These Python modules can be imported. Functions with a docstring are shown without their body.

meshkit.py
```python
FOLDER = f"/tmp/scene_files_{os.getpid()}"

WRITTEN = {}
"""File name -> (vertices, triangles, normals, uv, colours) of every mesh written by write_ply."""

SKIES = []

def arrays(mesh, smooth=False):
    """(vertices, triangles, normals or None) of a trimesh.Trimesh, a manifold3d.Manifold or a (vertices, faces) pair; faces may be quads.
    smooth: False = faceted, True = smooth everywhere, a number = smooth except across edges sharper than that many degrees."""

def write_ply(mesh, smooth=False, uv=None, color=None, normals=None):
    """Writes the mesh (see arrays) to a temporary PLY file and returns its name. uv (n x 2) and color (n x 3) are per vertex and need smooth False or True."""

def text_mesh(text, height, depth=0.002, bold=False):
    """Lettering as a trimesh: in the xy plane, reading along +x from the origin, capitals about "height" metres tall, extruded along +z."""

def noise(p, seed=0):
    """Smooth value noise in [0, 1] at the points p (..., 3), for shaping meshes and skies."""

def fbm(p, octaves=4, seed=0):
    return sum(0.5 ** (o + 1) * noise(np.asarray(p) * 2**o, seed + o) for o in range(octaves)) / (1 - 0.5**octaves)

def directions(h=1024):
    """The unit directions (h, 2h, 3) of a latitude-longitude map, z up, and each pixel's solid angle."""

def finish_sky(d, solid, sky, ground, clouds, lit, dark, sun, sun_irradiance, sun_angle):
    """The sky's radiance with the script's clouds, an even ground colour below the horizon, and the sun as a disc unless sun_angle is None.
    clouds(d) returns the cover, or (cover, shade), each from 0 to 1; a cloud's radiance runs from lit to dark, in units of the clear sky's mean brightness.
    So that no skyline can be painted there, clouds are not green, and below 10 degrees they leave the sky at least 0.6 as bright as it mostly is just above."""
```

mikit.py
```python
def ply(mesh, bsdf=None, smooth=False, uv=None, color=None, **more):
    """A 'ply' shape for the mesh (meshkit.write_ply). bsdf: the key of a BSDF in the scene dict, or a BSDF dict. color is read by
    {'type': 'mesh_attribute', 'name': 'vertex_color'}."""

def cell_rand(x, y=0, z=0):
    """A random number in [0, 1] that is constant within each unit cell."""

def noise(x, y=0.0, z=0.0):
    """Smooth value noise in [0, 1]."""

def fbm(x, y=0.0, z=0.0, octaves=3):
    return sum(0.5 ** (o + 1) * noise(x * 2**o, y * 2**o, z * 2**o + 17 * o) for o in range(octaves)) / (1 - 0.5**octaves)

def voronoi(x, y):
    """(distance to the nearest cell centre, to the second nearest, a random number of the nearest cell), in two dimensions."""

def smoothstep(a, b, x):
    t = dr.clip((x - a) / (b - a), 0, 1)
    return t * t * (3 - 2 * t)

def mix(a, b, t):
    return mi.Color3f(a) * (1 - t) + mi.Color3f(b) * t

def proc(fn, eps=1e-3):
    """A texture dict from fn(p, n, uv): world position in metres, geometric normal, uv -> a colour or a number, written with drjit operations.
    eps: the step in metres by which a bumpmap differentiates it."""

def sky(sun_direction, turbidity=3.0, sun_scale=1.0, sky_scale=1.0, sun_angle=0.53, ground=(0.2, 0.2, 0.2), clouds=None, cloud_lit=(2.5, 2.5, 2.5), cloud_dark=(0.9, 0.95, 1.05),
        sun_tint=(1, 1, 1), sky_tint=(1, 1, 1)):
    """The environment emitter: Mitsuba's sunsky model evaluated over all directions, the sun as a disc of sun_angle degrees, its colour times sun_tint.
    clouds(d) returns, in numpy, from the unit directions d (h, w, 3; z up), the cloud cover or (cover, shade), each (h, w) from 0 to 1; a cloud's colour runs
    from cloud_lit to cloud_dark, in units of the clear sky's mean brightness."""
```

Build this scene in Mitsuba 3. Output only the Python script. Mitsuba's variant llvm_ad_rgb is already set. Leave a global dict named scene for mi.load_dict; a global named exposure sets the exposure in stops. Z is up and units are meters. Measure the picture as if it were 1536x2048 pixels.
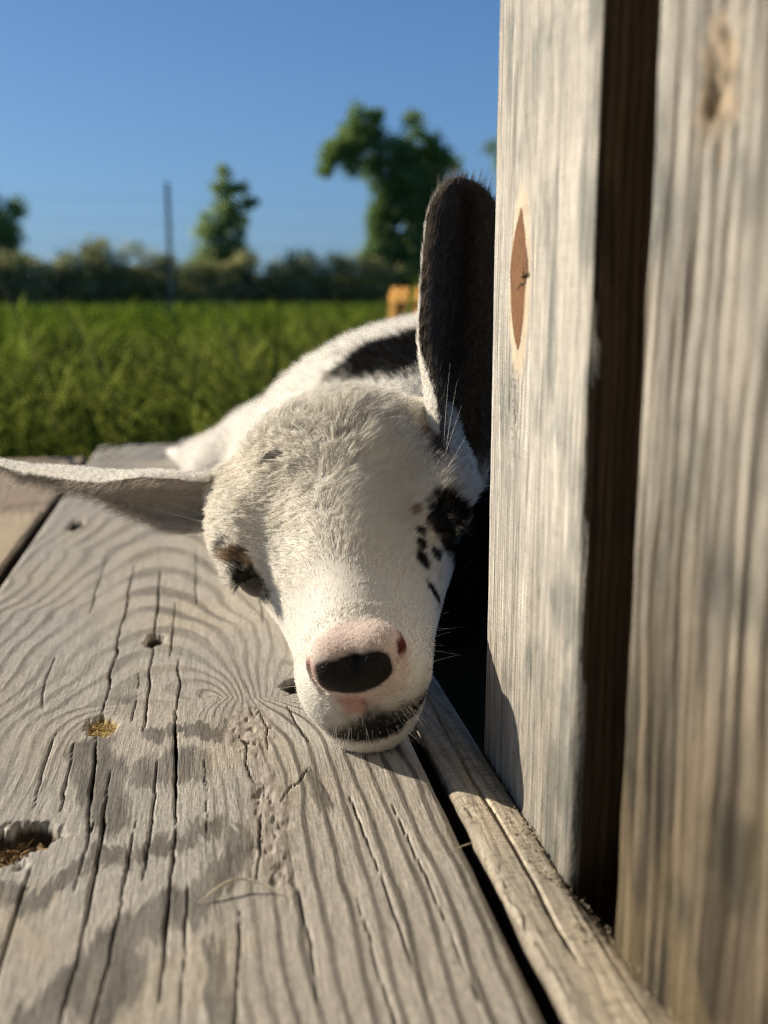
import math, random, numpy as np, trimesh, mitsuba as mi, drjit as dr, mikit, meshkit
from mikit import noise, fbm, smoothstep, mix, cell_rand
T = mi.ScalarTransform4f
scene, labels = {}, {}

# ---------------------------------------------------------------- camera, sky, exposure
# metres; the deck's planks run along +y, its top is z = 0, the wall's face is the plane x = 0.0905
EYE = np.array([0, 0, .15])
PITCH, YAW = math.radians(11.5), math.radians(9.87)
FORWARD = np.array([math.sin(YAW) * math.cos(PITCH), math.cos(YAW) * math.cos(PITCH), -math.sin(PITCH)])
scene['camera'] = {'type': 'thinlens', 'fov': 40.68, 'fov_axis': 'x', 'near_clip': .02, 'far_clip': 3000.,
                   'aperture_radius': .0019, 'focus_distance': .355,
                   'to_world': T().look_at(origin=EYE.tolist(), target=(EYE + FORWARD).tolist(), up=[0, 0, 1])}
SUN = np.array([-.800, .470, .460])
scene['sky'] = mikit.sky(SUN.tolist(), turbidity=2.4, sun_scale=1.6, sky_scale=.92, ground=(.10, .12, .06), sun_tint=(.88, .99, 1.21), sky_tint=(.66, .92, 1.32),
                        clouds=lambda d: .55 * np.exp(-np.clip(d[..., 2], 0, 1) / .075), cloud_lit=(1.1, 1.35, 1.6), cloud_dark=(1.1, 1.35, 1.6))
exposure = 1.66

# ---------------------------------------------------------------- helpers
def rng(seed): return np.random.default_rng(seed)
def numbered(key):
    if key not in scene and key not in numbered.used: numbered.used.add(key); return key
    i = 1
    while f'{key}_{i:03d}' in scene or f'{key}_{i:03d}' in numbered.used: i += 1
    numbered.used.add(f'{key}_{i:03d}'); return f'{key}_{i:03d}'
numbered.used = set()
def tag(key, label=None, category=None, group=None, kind=None):
    labels[key] = {k: v for k, v in dict(label=label, category=category, group=group, kind=kind).items() if v}
def thing(name, label, category, group=None, kind=None):
    key = numbered(name); tag(key, label, category, group, kind); return key
def part(parent, name, mesh, bsdf, smooth=False, label=None, kind=None, **more):
    key = numbered(f'{parent}__{name}' if parent else name)
    scene[key] = mikit.ply(mesh, bsdf, smooth=smooth, **more)
    if label or kind: tag(key, label, None, None, kind)
    return key
def N(v): v = np.asarray(v, float); return v / (np.linalg.norm(v, axis=-1, keepdims=True) + 1e-12)
def npf(fn, *a):
    """A drjit function of coordinates evaluated on numpy arrays."""
    a = np.broadcast_arrays(*a); s = a[0].shape
    return np.array(fn(*[mi.Float(np.ascontiguousarray(x, np.float32).ravel()) for x in a])).reshape(s)
def sstep(a, b, x): t = np.clip((x - a) / (b - a), 0, 1); return t * t * (3 - 2 * t)
def tube(path, radii, sides=6):
    """A tapered tube with closed ends along a path."""
    p = np.asarray(path, float); r = np.broadcast_to(radii, (len(p),)); t = N(np.gradient(p, axis=0))
    a = N(np.cross(t, np.where(np.abs(t[:, 2:]) < .9, [0, 0, 1.], [1., 0, 0]))); b = np.cross(t, a)
    g = np.arange(sides) * 2 * np.pi / sides
    v = p[:, None] + r[:, None, None] * (np.cos(g)[None, :, None] * a[:, None] + np.sin(g)[None, :, None] * b[:, None])
    i, j = np.meshgrid(np.arange(len(p) - 1), np.arange(sides), indexing='ij'); k = (j + 1) % sides
    q = np.stack([i * sides + j, i * sides + k, (i + 1) * sides + k, (i + 1) * sides + j], -1).reshape(-1, 4)
    n = len(p) * sides; v = np.vstack([v.reshape(-1, 3), p[:1], p[-1:]]); s = np.arange(sides); s1 = (s + 1) % sides
    f = np.vstack([q[:, [0, 1, 2]], q[:, [0, 2, 3]], np.stack([s1, s, s * 0 + n], 1), np.stack([s + n - 2 * sides + sides, s1 + n - sides, s * 0 + n + 1], 1)])
    return trimesh.Trimesh(v, f, process=False)
def join(ms): return trimesh.util.concatenate(ms)

def board(width, thick, us, ls, disp, origin, ax_u, ax_n, ax_l, ease=.003, side=None):
    """A board: us = positions across its face (0..width), ls = positions along it; disp(u, l) lowers or lifts the face; its long edges are eased.
    origin = face corner at u = 0, l = 0."""
    us, ls = np.asarray(us, float), np.asarray(ls, float)
    k = np.linspace(0, np.pi / 2, 5)
    top_u = np.concatenate([ease - ease * np.cos(k)[:-1][0:] * 1.0, us[(us > ease) & (us < width - ease)], width - ease + ease * np.sin(k[0:])])
    top_n = np.concatenate([-ease + ease * np.sin(k)[:-1], np.zeros(((us > ease) & (us < width - ease)).sum()), -ease + ease * np.cos(k)])
    m = len(top_u); low = np.linspace(0, 1, 6)[1:]
    prof_u = np.concatenate([top_u, np.full(5, width), np.zeros(5)])
    prof_n = np.concatenate([top_n, -ease - (thick - ease) * low, -ease - (thick - ease) * low[::-1]])
    U, L = np.meshgrid(prof_u, ls); Nn = np.tile(prof_n, (len(ls), 1))
    Nn[:, :m] += disp(U[:, :m], L[:, :m])
    if side is not None:
        U[:, 0] += side(0, ls); U[:, m - 1] += side(1, ls)
        U[:, m:m + 5] += side(1, ls)[:, None]; U[:, m + 5:] += side(0, ls)[:, None]
    v = np.asarray(origin) + U[..., None] * np.asarray(ax_u) + Nn[..., None] * np.asarray(ax_n) + L[..., None] * np.asarray(ax_l)
    P, R = len(prof_u), len(ls); i, j = np.meshgrid(np.arange(R - 1), np.arange(P), indexing='ij'); j1 = (j + 1) % P
    q = np.stack([i * P + j, i * P + j1, (i + 1) * P + j1, (i + 1) * P + j], -1).reshape(-1, 4)
    f = np.vstack([q[:, [0, 1, 2]], q[:, [0, 2, 3]]]); v = v.reshape(-1, 3); n = len(v); caps = []
    for row, s in ((0, 1), (R - 1, -1)):
        ring = row * P + np.arange(P); nxt = np.roll(ring, -1); c = np.full(P, n + (row > 0))
        caps.append(np.stack([ring, c, nxt] if s > 0 else [ring, nxt, c], 1))
    v = np.vstack([v, v[:P].mean(0), v[-P - 0:].mean(0) if False else v[(R - 1) * P:R * P].mean(0)])
    f = np.vstack([f] + caps)
    if np.dot(np.cross(ax_u, ax_n), ax_l) > 0: pass
    else: f = f[:, ::-1]
    mesh = trimesh.Trimesh(v, f, process=False)
    if mesh.volume < 0: mesh.invert()
    return mesh

# ---------------------------------------------------------------- weathered wood
KX, KY = 12.0, 352.0          # the big plank's knot, in mm
def plank_rings(x, y):
    """Growth-ring coordinate of the big plank (x, y in mm): long arches over a flat heart on the left, straight grain on the right, all drawn together by the knot.
    Below 0 lies the flat heart."""
    wav = smoothstep(370, 470, y)
    wx = 10.0 * (noise(x / 45 + 3, y / 46, 1.5) - .5) + (1.6 + 4.0 * wav) * (noise(x / 22, y / 19, 7.3) - .5) + 1.0 * (noise(x / 6, y / 13, 2.2) - .5)
    wy = 10.0 * (noise(x / 18, y / 30, 4.5) - .5)
    a = y + wy - 382
    pull = dr.select(a > 0, 1 + 2.6 * dr.exp(-a / 30), 1 + 2.6 * dr.exp(a / 9))
    xe = x + wx - KX
    near = dr.exp(-(xe / 34) * (xe / 34))
    xe = KX + xe * (1 + (pull - 1) * near)
    # flow round the knot's flanks
    fl = dr.exp(-((y - 335) / 46) * ((y - 335) / 46)) * dr.select(x > KX, 1.0, 0.0)
    xe = xe - 11 * fl * dr.exp(-dr.abs(x - KX) / 20)
    t = (y + wy - 345) / 16
    yc = 345 + 16 * dr.select(t > 8, t, dr.log(1 + dr.exp(dr.minimum(t, 8))))
    v = .057 * (xe + 28) * (xe + 28) + yc - 384
    r = dr.sqrt(((x - KX) / 1.0) ** 2 + ((y - KY) / 2.1) ** 2)
    return dr.select(v > 0, dr.sqrt(dr.maximum(v, 0)), v * .1) / 1.62 + 1.6 * dr.exp(-(r / 13) * (r / 13))
def ring_band(t, lo=.50):
    t = t - dr.floor(t)
    return smoothstep(lo, lo + .24, t) * (1 - smoothstep(.90, 1.0, t))
def knot_mask(x, y):
    n = 7 * (noise(x / 6, y / 9, 3) - .5)
    d1 = dr.sqrt(((x - KX) / 10) ** 2 + ((y - KY + n) / 24) ** 2)
    d2 = dr.sqrt(((x - 15 + n * .4) / 7.5) ** 2 + ((y - 285) / 55) ** 2)
    return dr.maximum(1 - smoothstep(.65, 1.1, d1), .8 * (1 - smoothstep(.5, 1.15, d2)))
BLOTCHES = [  # weathered dark patches of the flat heart: (half width mm, [(x, y) in mm])
    (6.2, [(-42.2, 342.4), (-31.6, 297.4)]), (2.6, [(-24.4, 351.9), (1.8, 351.8)]), (5.4, [(-21.4, 325), (-6.5, 324.4)]), (2.3, [(-66, 268), (-45, 254.4), (-33.1, 267.7), (-16.9, 275.4), (1.5, 282.4)]),
    (3.9, [(-40.7, 203.4), (-28.6, 219.6), (-20.6, 233.9), (-7.6, 240.2), (5.7, 267.4)]), (2.7, [(-2.4, 218.8), (-.6, 194.5)]), (4.2, [(-28.2, 201.2), (-22.6, 216.7)]), (2.4, [(29.4, 307), (30.7, 289.8)]), (3.2, [(-36.6, 389.9), (-33.6, 386.8)])]
def blotch(x, y):
    """1 inside the dark patches, with ragged, fibre-drawn edges."""
    x = x + 5.0 * (noise(x / 7, y / 18, 1) - .5) + 2.2 * (noise(x / 2.2, y / 9, 5) - .5); y = y + 12 * (noise(x / 11, y / 25, 8) - .5) + 9 * (noise(x * .9, y / 40, 3) - .5) + 5 * (noise(x * 3.1, y / 12, 4) - .5)
    out = mi.Float(9)
    for w, pts in BLOTCHES:
        for (ax, ay), (bx, by) in zip(pts[:-1], pts[1:]):
            px, py, vx, vy = x - ax, (y - ay) * .45, bx - ax, (by - ay) * .45
            h = dr.clip((px * vx + py * vy) / (vx * vx + vy * vy), 0, 1)
            out = dr.minimum(out, dr.sqrt((px - vx * h) ** 2 + (py - vy * h) ** 2) / w)
    return 1 - smoothstep(.88, 1.38, out + .30 * (noise(x * 1.6, y * .25, 6) - .5))
def plank_band(x, y):
    """How dark (latewood) the big plank is at a point, 0 to 1."""
    f = plank_rings(x, y)
    tr = smoothstep(6, 18, x) * smoothstep(400, 360, y); ff = f - dr.floor(f)
    soft = .22 + .62 * noise(x / 13, y / 55, 9)
    thin = smoothstep(.56, .70, ff) * (1 - smoothstep(.82, .97, ff)) * (.80 + .6 * noise(x / 5, y / 50, 9))
    lines = dr.lerp(ring_band(f, .30 + .35 * noise(x / 17, y / 50, 4)) * soft, thin, tr)
    fib = noise(x * 1.4, y * .10, 5)
    flat = 1 - smoothstep(-.1, .5, f)
    p = fbm(x / 34 + 2.3, y / 40 + .9, 2.4, 3) + .10 * (fib - .5) + .05 * (noise(x * .7, y * .5) - .5)
    patch = smoothstep(.485, .525, p) * (1 - .4 * smoothstep(.60, .70, p))
    near = smoothstep(400, 385, y) * smoothstep(42, 36, x)
    dark = dr.maximum(dr.lerp(lines, dr.lerp(patch, .12 * lines, smoothstep(405, 385, y)), flat) * (1 - .35 * near * flat), .92 * near * blotch(x, y) * (.70 + .5 * noise(x * .35, y * .06, 2)))
    return mi.Float(dark), flat
CRACKS = [  # big plank: (half width mm, depth mm, [(x, y) in mm])
    (.85, 6, [(-14.5, 372), (-13.9, 360), (-12.6, 300), (-12.4, 285)]), (.65, 5, [(-12.2, 284), (-13.2, 250), (-13.6, 236), (-13.9, 205)]),
    (.45, 4, [(-14.0, 432), (-13.2, 400), (-14.1, 352)]), (.85, 5, [(-27.3, 590), (-26.6, 540), (-25.8, 459)]), (.7, 4, [(-25.8, 458), (-25.2, 400), (-24.6, 352)]),
    (.7, 5, [(-42.4, 600), (-41.6, 480), (-40.7, 388), (-41.3, 366)]), (.75, 5, [(-41.0, 356), (-39.0, 318), (-36.9, 280)]), (.7, 4, [(-34.4, 330), (-33.0, 280), (-33.4, 228), (-35, 190)]),
    (.6, 4, [(-24.2, 290), (-25.4, 245), (-27.6, 201), (-29, 160)]), (.75, 5, [(-50.6, 269), (-50.8, 231), (-51.5, 180)]), (.5, 3, [(-19.5, 330), (-19, 300), (-20.5, 252)]),
    (.35, 3, [(12.4, 288), (10.5, 262), (8.7, 244)]), (.4, 3, [(4.6, 238), (3.2, 215), (2.1, 196), (1, 170)]), (.4, 2, [(27, 372), (30, 350), (32.1, 334)]),
    (.5, 3, [(30.1, 315), (25.8, 306), (22.6, 302), (18.9, 292)]), (.35, 2, [(-67, 445), (-66, 400), (-63, 380)]), (.4, 3, [(-55, 360), (-56, 330), (-54.5, 300)]),
    (.4, 2, [(-48, 350), (-47.4, 320), (-46, 295)]), (.5, 3, [(45, 700), (45.6, 640), (44.8, 560)]), (.4, 2, [(-8.5, 255), (-9, 225), (-9.5, 190)]), (.35, 2, [(19.5, 250), (20.4, 215), (20, 180)]),
    (.5, 3, [(-18, 520), (-17.4, 470), (-18.2, 430)]), (.55, 3, [(-60, 620), (-59, 540), (-58.5, 500)]), (.5, 3, [(-8, 640), (-7, 560), (-7.5, 500)]), (.4, 3, [(24, 560), (25, 500), (24.6, 470)]),
    (.35, 2, [(7.5, 350), (10.5, 338), (9.5, 322), (12, 306)]), (.35, 2, [(15.5, 372), (19, 352), (17, 330)]), (.35, 2, [(40, 300), (42, 250), (43, 200)]), (.3, 2, [(52, 290), (54, 240), (55, 190)]),
    (.3, 1.5, [(34, 240), (35.2, 200), (36, 165)]), (.3, 1.5, [(-30, 420), (-29, 390), (-30, 360)]), (.3, 1.5, [(-36, 300), (-37, 270), (-38, 240)]), (.3, 1.5, [(-4, 330), (-3, 300), (-4, 270)]),
]
def crack_depth(x, y):
    """Depth in mm of the big plank's drying cracks."""
    out = np.zeros_like(x); wob = .55 * (meshkit.noise(np.stack([x * 0 + 3, y / 6, x * 0], -1)) - .5) + 1.1 * (meshkit.noise(np.stack([x * 0, y / 22, x * 0 + 9], -1)) - .5)
    for i, (w, d, pts) in enumerate(CRACKS):
        p = np.array(sorted(pts, key=lambda q: q[1])); y0, y1 = p[0, 1], p[-1, 1]
        on = (y > y0 - 2) & (y < y1 + 2)
        if not on.any(): continue
        yy = y[on]; w = w * .55; cx = np.interp(yy, p[:, 1], p[:, 0]) + wob[on] * (1 + .3 * (i % 3 - 1))
        taper = np.clip(np.minimum(yy - y0, y1 - yy) / (.22 * (y1 - y0)), 0, 1) ** .6 * (.55 + .9 * meshkit.noise(np.stack([yy / 13, yy * 0 + i, yy * 0], -1)))
        hw = w * taper + 1e-3
        out[on] = np.maximum(out[on], d * np.clip(taper, 0, 1) * np.clip(1.25 - np.abs(x[on] - cx) / hw, 0, 1))
    return out
# (x, y, half length across, half length along, depth) in mm: rotted hole, nail holes
PITS = [(-54, 284, 8.5, 10, 8.0), (-60, 279, 9, 13, 7.0), (-40.5, 363.8, 6.6, 10, 2.4), (-25.8, 457.8, 4.6, 9.5, 8), (-88.8, 718.5, 5.5, 15, 8), (31.5, 390, 5.5, 8, 8)]
def pit_depth(x, y):
    out = np.zeros_like(x); n = meshkit.fbm(np.stack([x / 4, y / 5, x * 0], -1), 3) - .5; s = meshkit.noise(np.stack([x / 1.1, y / 9, x * 0 + 4], -1)) - .5
    for i, (cx, cy, a, b, d) in enumerate(PITS):
        r = np.sqrt(((x - cx) / a) ** 2 + ((y - cy) / b) ** 2) + (1.3 if i < 2 else .8) * n + (.10 * s if i < 2 else .2 * s)
        out = np.maximum(out, d * (1 - sstep(.40, 1.10, r)) * (1 + .5 * n))
    return out
def plank_relief(X, Y):
    """Height in metres of the big plank's top."""
    x, y = X * 1000, Y * 1000
    band = npf(lambda a, b: plank_band(a, b)[0], x, y); km = npf(knot_mask, x, y)
    P = np.stack([x, y, x * 0], -1)
    z = .13 * band + .14 * (meshkit.noise(P * [1.3, .09, 1]) - .5) + .45 * (meshkit.fbm(P / [14, 60, 1], 2) - .5) + .10 * (meshkit.noise(P * [.7, .5, 1]) - .5)
    z += km * (1.9 * (meshkit.fbm(P / [4.2, 6.5, 1], 4, 5) - .5) - .9 * sstep(.62, .75, meshkit.fbm(P / [2.3, 4.5, 1], 3, 8)))
    z -= crack_depth(x, y) + pit_depth(x, y)
    edge = np.minimum(x + 112, 68 - x)
    z -= .8 * (1 - sstep(0, 5, edge)) * (.6 + .8 * meshkit.noise(P / [3, 14, 1]))
    return z / 1000
def wood_tone(band, fib, light, dark, gain=1.0): return mix(light, dark, dr.clip(band, 0, 1)) * (gain * (.67 + .66 * fib))
def big_plank(p, n, uv):
    x, y = p.x * 1000, p.y * 1000
    band, flat = plank_band(x, y)
    km = knot_mask(x, y)
    fib = .45 * noise(x * 2.6, y * .14, 3) + .30 * noise(x * 6, y * .45, 8) + .25 * noise(x * .9 + y * .5, y * 1.1 - x * .3, 2)
    warm = fbm(x / 40, y / 70, 6, 2)
    light = mix((.405, .375, .335), (.38, .362, .335), smoothstep(.35, .65, warm))
    light = mix(light, (.45, .395, .31), .40 * smoothstep(.58, .70, fbm(x / 22 + 7, y / 30, 1, 2)))
    dark = mix((.140, .126, .110), (.150, .140, .128), flat)
    c = wood_tone(band, fib, light, dark) * (.93 + .14 * noise(x * .5, y * .035, 6)) * (.88 + .24 * noise(x * 1.7 + y * .2, y * 1.3 - x * .4, 12))
    c = mix(c, mi.Color3f(.33, .285, .25) * (.7 + .6 * noise(x * .8, y * .5, 4)), km * .75)
    # deep in cracks and pits the colour turns dark; frayed yellow fibre fills the nail hole
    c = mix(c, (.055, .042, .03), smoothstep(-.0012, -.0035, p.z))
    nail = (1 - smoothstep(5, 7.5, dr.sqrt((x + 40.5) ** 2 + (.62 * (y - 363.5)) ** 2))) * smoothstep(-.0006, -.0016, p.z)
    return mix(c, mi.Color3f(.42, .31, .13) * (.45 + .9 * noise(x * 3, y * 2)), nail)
def plain_rings(u, l, seed):
    """Straight-grained board: ring coordinate from u across (mm) and l along (mm)."""
    return u / 4.6 + 1.5 * (fbm(u / 30 + seed, l / 160, seed, 2) - .5) * 4 + .8 * noise(u / 5, l / 40, seed + 3)
def side_plank(p, n, uv):
    x, y = p.x * 1000, p.y * 1000
    seed = dr.select(p.x > 0, 3.0, 11.0)
    band = ring_band(plain_rings(x, y, seed), .45)
    fib = .5 * noise(x * 2.6, y * .14, 6) + .5 * noise(x * 6, y * .5, 2)
    strip = p.x > .05
    worn = fbm(x / 9, y / 60, 9, 3)
    light = mix((.42, .38, .315), (.56, .49, .385), dr.select(strip, smoothstep(.35, .6, worn), .25))
    c = wood_tone(band * dr.select(strip, .45, .7), fib, light, (.22, .19, .16))
    saw = noise(x * .35, y * 1.6 + .12 * x, 3)                   # saw marks across
    c = c * (1 - .28 * smoothstep(.55, .8, saw) * dr.select(strip, 1.0, .3))
    pink = smoothstep(.776, .779, p.y + .0)
    near_left = dr.select(p.x < -.1, 1 - pink, 0.0)
    c = mix(c, c * mi.Color3f(1.25, 1.16, 1.0), near_left)
    c = mix(c, c * mi.Color3f(.95, .84, .78), dr.select(p.x < -.1, pink, 0.0))
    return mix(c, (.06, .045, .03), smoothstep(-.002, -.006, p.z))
def wall_wood(p, n, uv):
    l, v = p.z * 1000, p.y * 1000 + 400 * p.x * dr.select(dr.abs(n.x) < .5, 1000 / 400., 0.0)
    post = p.y > .235
    seed = dr.select(post, 5.0, 23.0)
    # grain swings round the post's knot
    kd = dr.sqrt(((v - 293.2) / 8.6) ** 2 + ((l - 155) / 23.5) ** 2)
    push = dr.select(post, dr.exp(-kd * kd * .35) * dr.select(v > 293.2, -1.0, 1.0) * 3.2, 0.0)
    u = v + push
    rings = u / dr.select(post, 2.3, 5.2) + 2.6 * (fbm(u / 22 + seed, l / 190, seed, 2) - .5) + .5 * noise(u / 3, l / 30, seed + 1)
    band = ring_band(rings, dr.select(post, .55, .50))
    fib = .6 * smoothstep(.15, .85, noise(u * dr.select(post, 2.3, 1.1), l * .05, 4)) + .4 * smoothstep(.1, .9, noise(u * 6, l * .22, 7))
    blot = fbm(v / 26 + seed, l / 55, 3, 3)
    light = mix((.62, .59, .54), (.51, .49, .455), smoothstep(.4, .65, blot))
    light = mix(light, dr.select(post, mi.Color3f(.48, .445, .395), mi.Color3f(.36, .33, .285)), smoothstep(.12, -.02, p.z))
    dark = dr.select(post, mi.Color3f(.235, .215, .19), mi.Color3f(.20, .175, .145))
    c = wood_tone(band * dr.select(post, .85, 1.0), fib, light, dark, dr.select(post, .97, .74))
    # grey weather stains
    stain = smoothstep(.50, .78, fbm(v / 11 + 9, l / 24 + seed, 5, 4) + .10 * (noise(v * 1.2, l * .08, 3) - .5) + .11 * smoothstep(266, 240, v) * dr.select(post, 1.0, 0.0))
    c = mix(c, c * mi.Color3f(.52, .56, .58), .95 * stain)
    c = c * dr.select(post, .74 + .50 * noise(u * .9, l * .018, 4), (.50 + .80 * noise(u * .36, l * .010, 4)) * (.86 + .28 * noise(u * .15, l * .03, 8)))
    rough = dr.exp(-((v - 187.6) / 6) ** 2 - ((l - 189) / 12) ** 2) * dr.select(post, 0.0, 1.0)
    c = mix(c, mi.Color3f(.34, .27, .19) * (.25 + 1.3 * noise(v * .8, l * .4, 2)), .85 * smoothstep(.15, .6, rough + .5 * (noise(v * .5, l * .25, 6) - .5)))
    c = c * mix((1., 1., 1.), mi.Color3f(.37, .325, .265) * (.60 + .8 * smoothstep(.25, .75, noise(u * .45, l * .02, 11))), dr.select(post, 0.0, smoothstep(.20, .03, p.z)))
    mould = smoothstep(.10, 0.0, p.z) * smoothstep(.45, .65, fbm(v / 10, l / 26, 8, 3)) * dr.select(post, .35, .8)
    c = mix(c, (.20, .155, .085), mould * .5)
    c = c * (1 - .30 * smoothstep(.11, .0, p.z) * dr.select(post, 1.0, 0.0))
    # peppered dark pores under the knot
    pore = smoothstep(.74, .80, noise(v * 1.6, l * 1.1, 3)) * dr.exp(-((v - 296) / 6) ** 2 - ((l - 121) / 20) ** 2)
    c = mix(c, (.10, .08, .06), pore * dr.select(post, 1.0, 0.0))
    rim = (1 - smoothstep(1.0, 1.25, kd + .10 * (noise(v, l * .4) - .5))) * dr.select(post, .8, 0.0)
    c = mix(c, (.66, .56, .42), rim)
    shaded_side = dr.abs(n.x) < .5  # side faces carry the shade of the recess in their colour
    return dr.select(shaded_side, c * mi.Color3f(.24, .18, .125), c)
def bump(inner, fn, scale, eps=2e-4): return {'type': 'bumpmap', 'arbitrary': mikit.proc(fn, eps), 'scale': scale, 'bsdf': inner}
def matte(fn, rough=.75, spec=.25): return {'type': 'principled', 'base_color': mikit.proc(fn), 'roughness': rough, 'specular': spec}
def fibre_flat(p, n, uv):
    x, y = p.x * 1000, p.y * 1000
    return .55 * noise(x * 4.2, y * .28, 2) + .25 * noise(x * 9, y * 1.1, 5) + .2 * noise(x * 3, y * 3, 1)
def fibre_wall(p, n, uv):
    v, l = (p.y + p.x) * 1000, p.z * 1000
    return .6 * noise(v * 3.2, l * .2, 2) + .25 * noise(v * 8, l * .8, 5) + .15 * noise(v * 3, l * 3, 1)
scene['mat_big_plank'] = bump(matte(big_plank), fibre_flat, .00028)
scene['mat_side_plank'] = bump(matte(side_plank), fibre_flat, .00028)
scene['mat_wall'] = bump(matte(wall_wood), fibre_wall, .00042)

def grid(a, b, step): return np.linspace(a, b, max(2, int(round((b - a) / step)) + 1))
deck = thing('wooden_deck', 'weathered grey plank deck that the goat kid lies on', 'deck')
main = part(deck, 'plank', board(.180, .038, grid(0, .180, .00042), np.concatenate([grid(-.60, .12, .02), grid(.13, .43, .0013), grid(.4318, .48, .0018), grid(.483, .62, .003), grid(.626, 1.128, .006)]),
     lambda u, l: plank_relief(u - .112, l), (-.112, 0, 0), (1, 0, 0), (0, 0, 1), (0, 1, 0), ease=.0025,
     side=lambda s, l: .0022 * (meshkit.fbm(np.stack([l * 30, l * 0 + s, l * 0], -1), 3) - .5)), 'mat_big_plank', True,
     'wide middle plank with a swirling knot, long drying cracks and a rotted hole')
def plain_relief(seed, cracks=()):
    def f(u, l):
        x, y = u * 1000, l * 1000; P = np.stack([x + seed * 9, y, x * 0 + seed], -1)
        z = .22 * (meshkit.noise(P * [.9, .05, 1]) - .5) + .25 * (meshkit.noise(P * [.25, .012, 1]) - .5) + .16 * (meshkit.noise(P * [.35, .9, 1]) - .5)
        for cx, y0, y1, w, d in cracks:
            z -= d * np.clip(1.2 - np.abs(x - cx - 1.2 * (meshkit.noise(P * [0, .05, 0]) - .5)) / w, 0, 1) * sstep(y0, y0 + 15, y) * (1 - sstep(y1 - 15, y1, y))
        z -= .8 * np.clip(1 - x / 4, 0, 1) * (meshkit.fbm(P / [6, 16, 1], 3) > .5)
        return z / 1000
    return f
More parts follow.
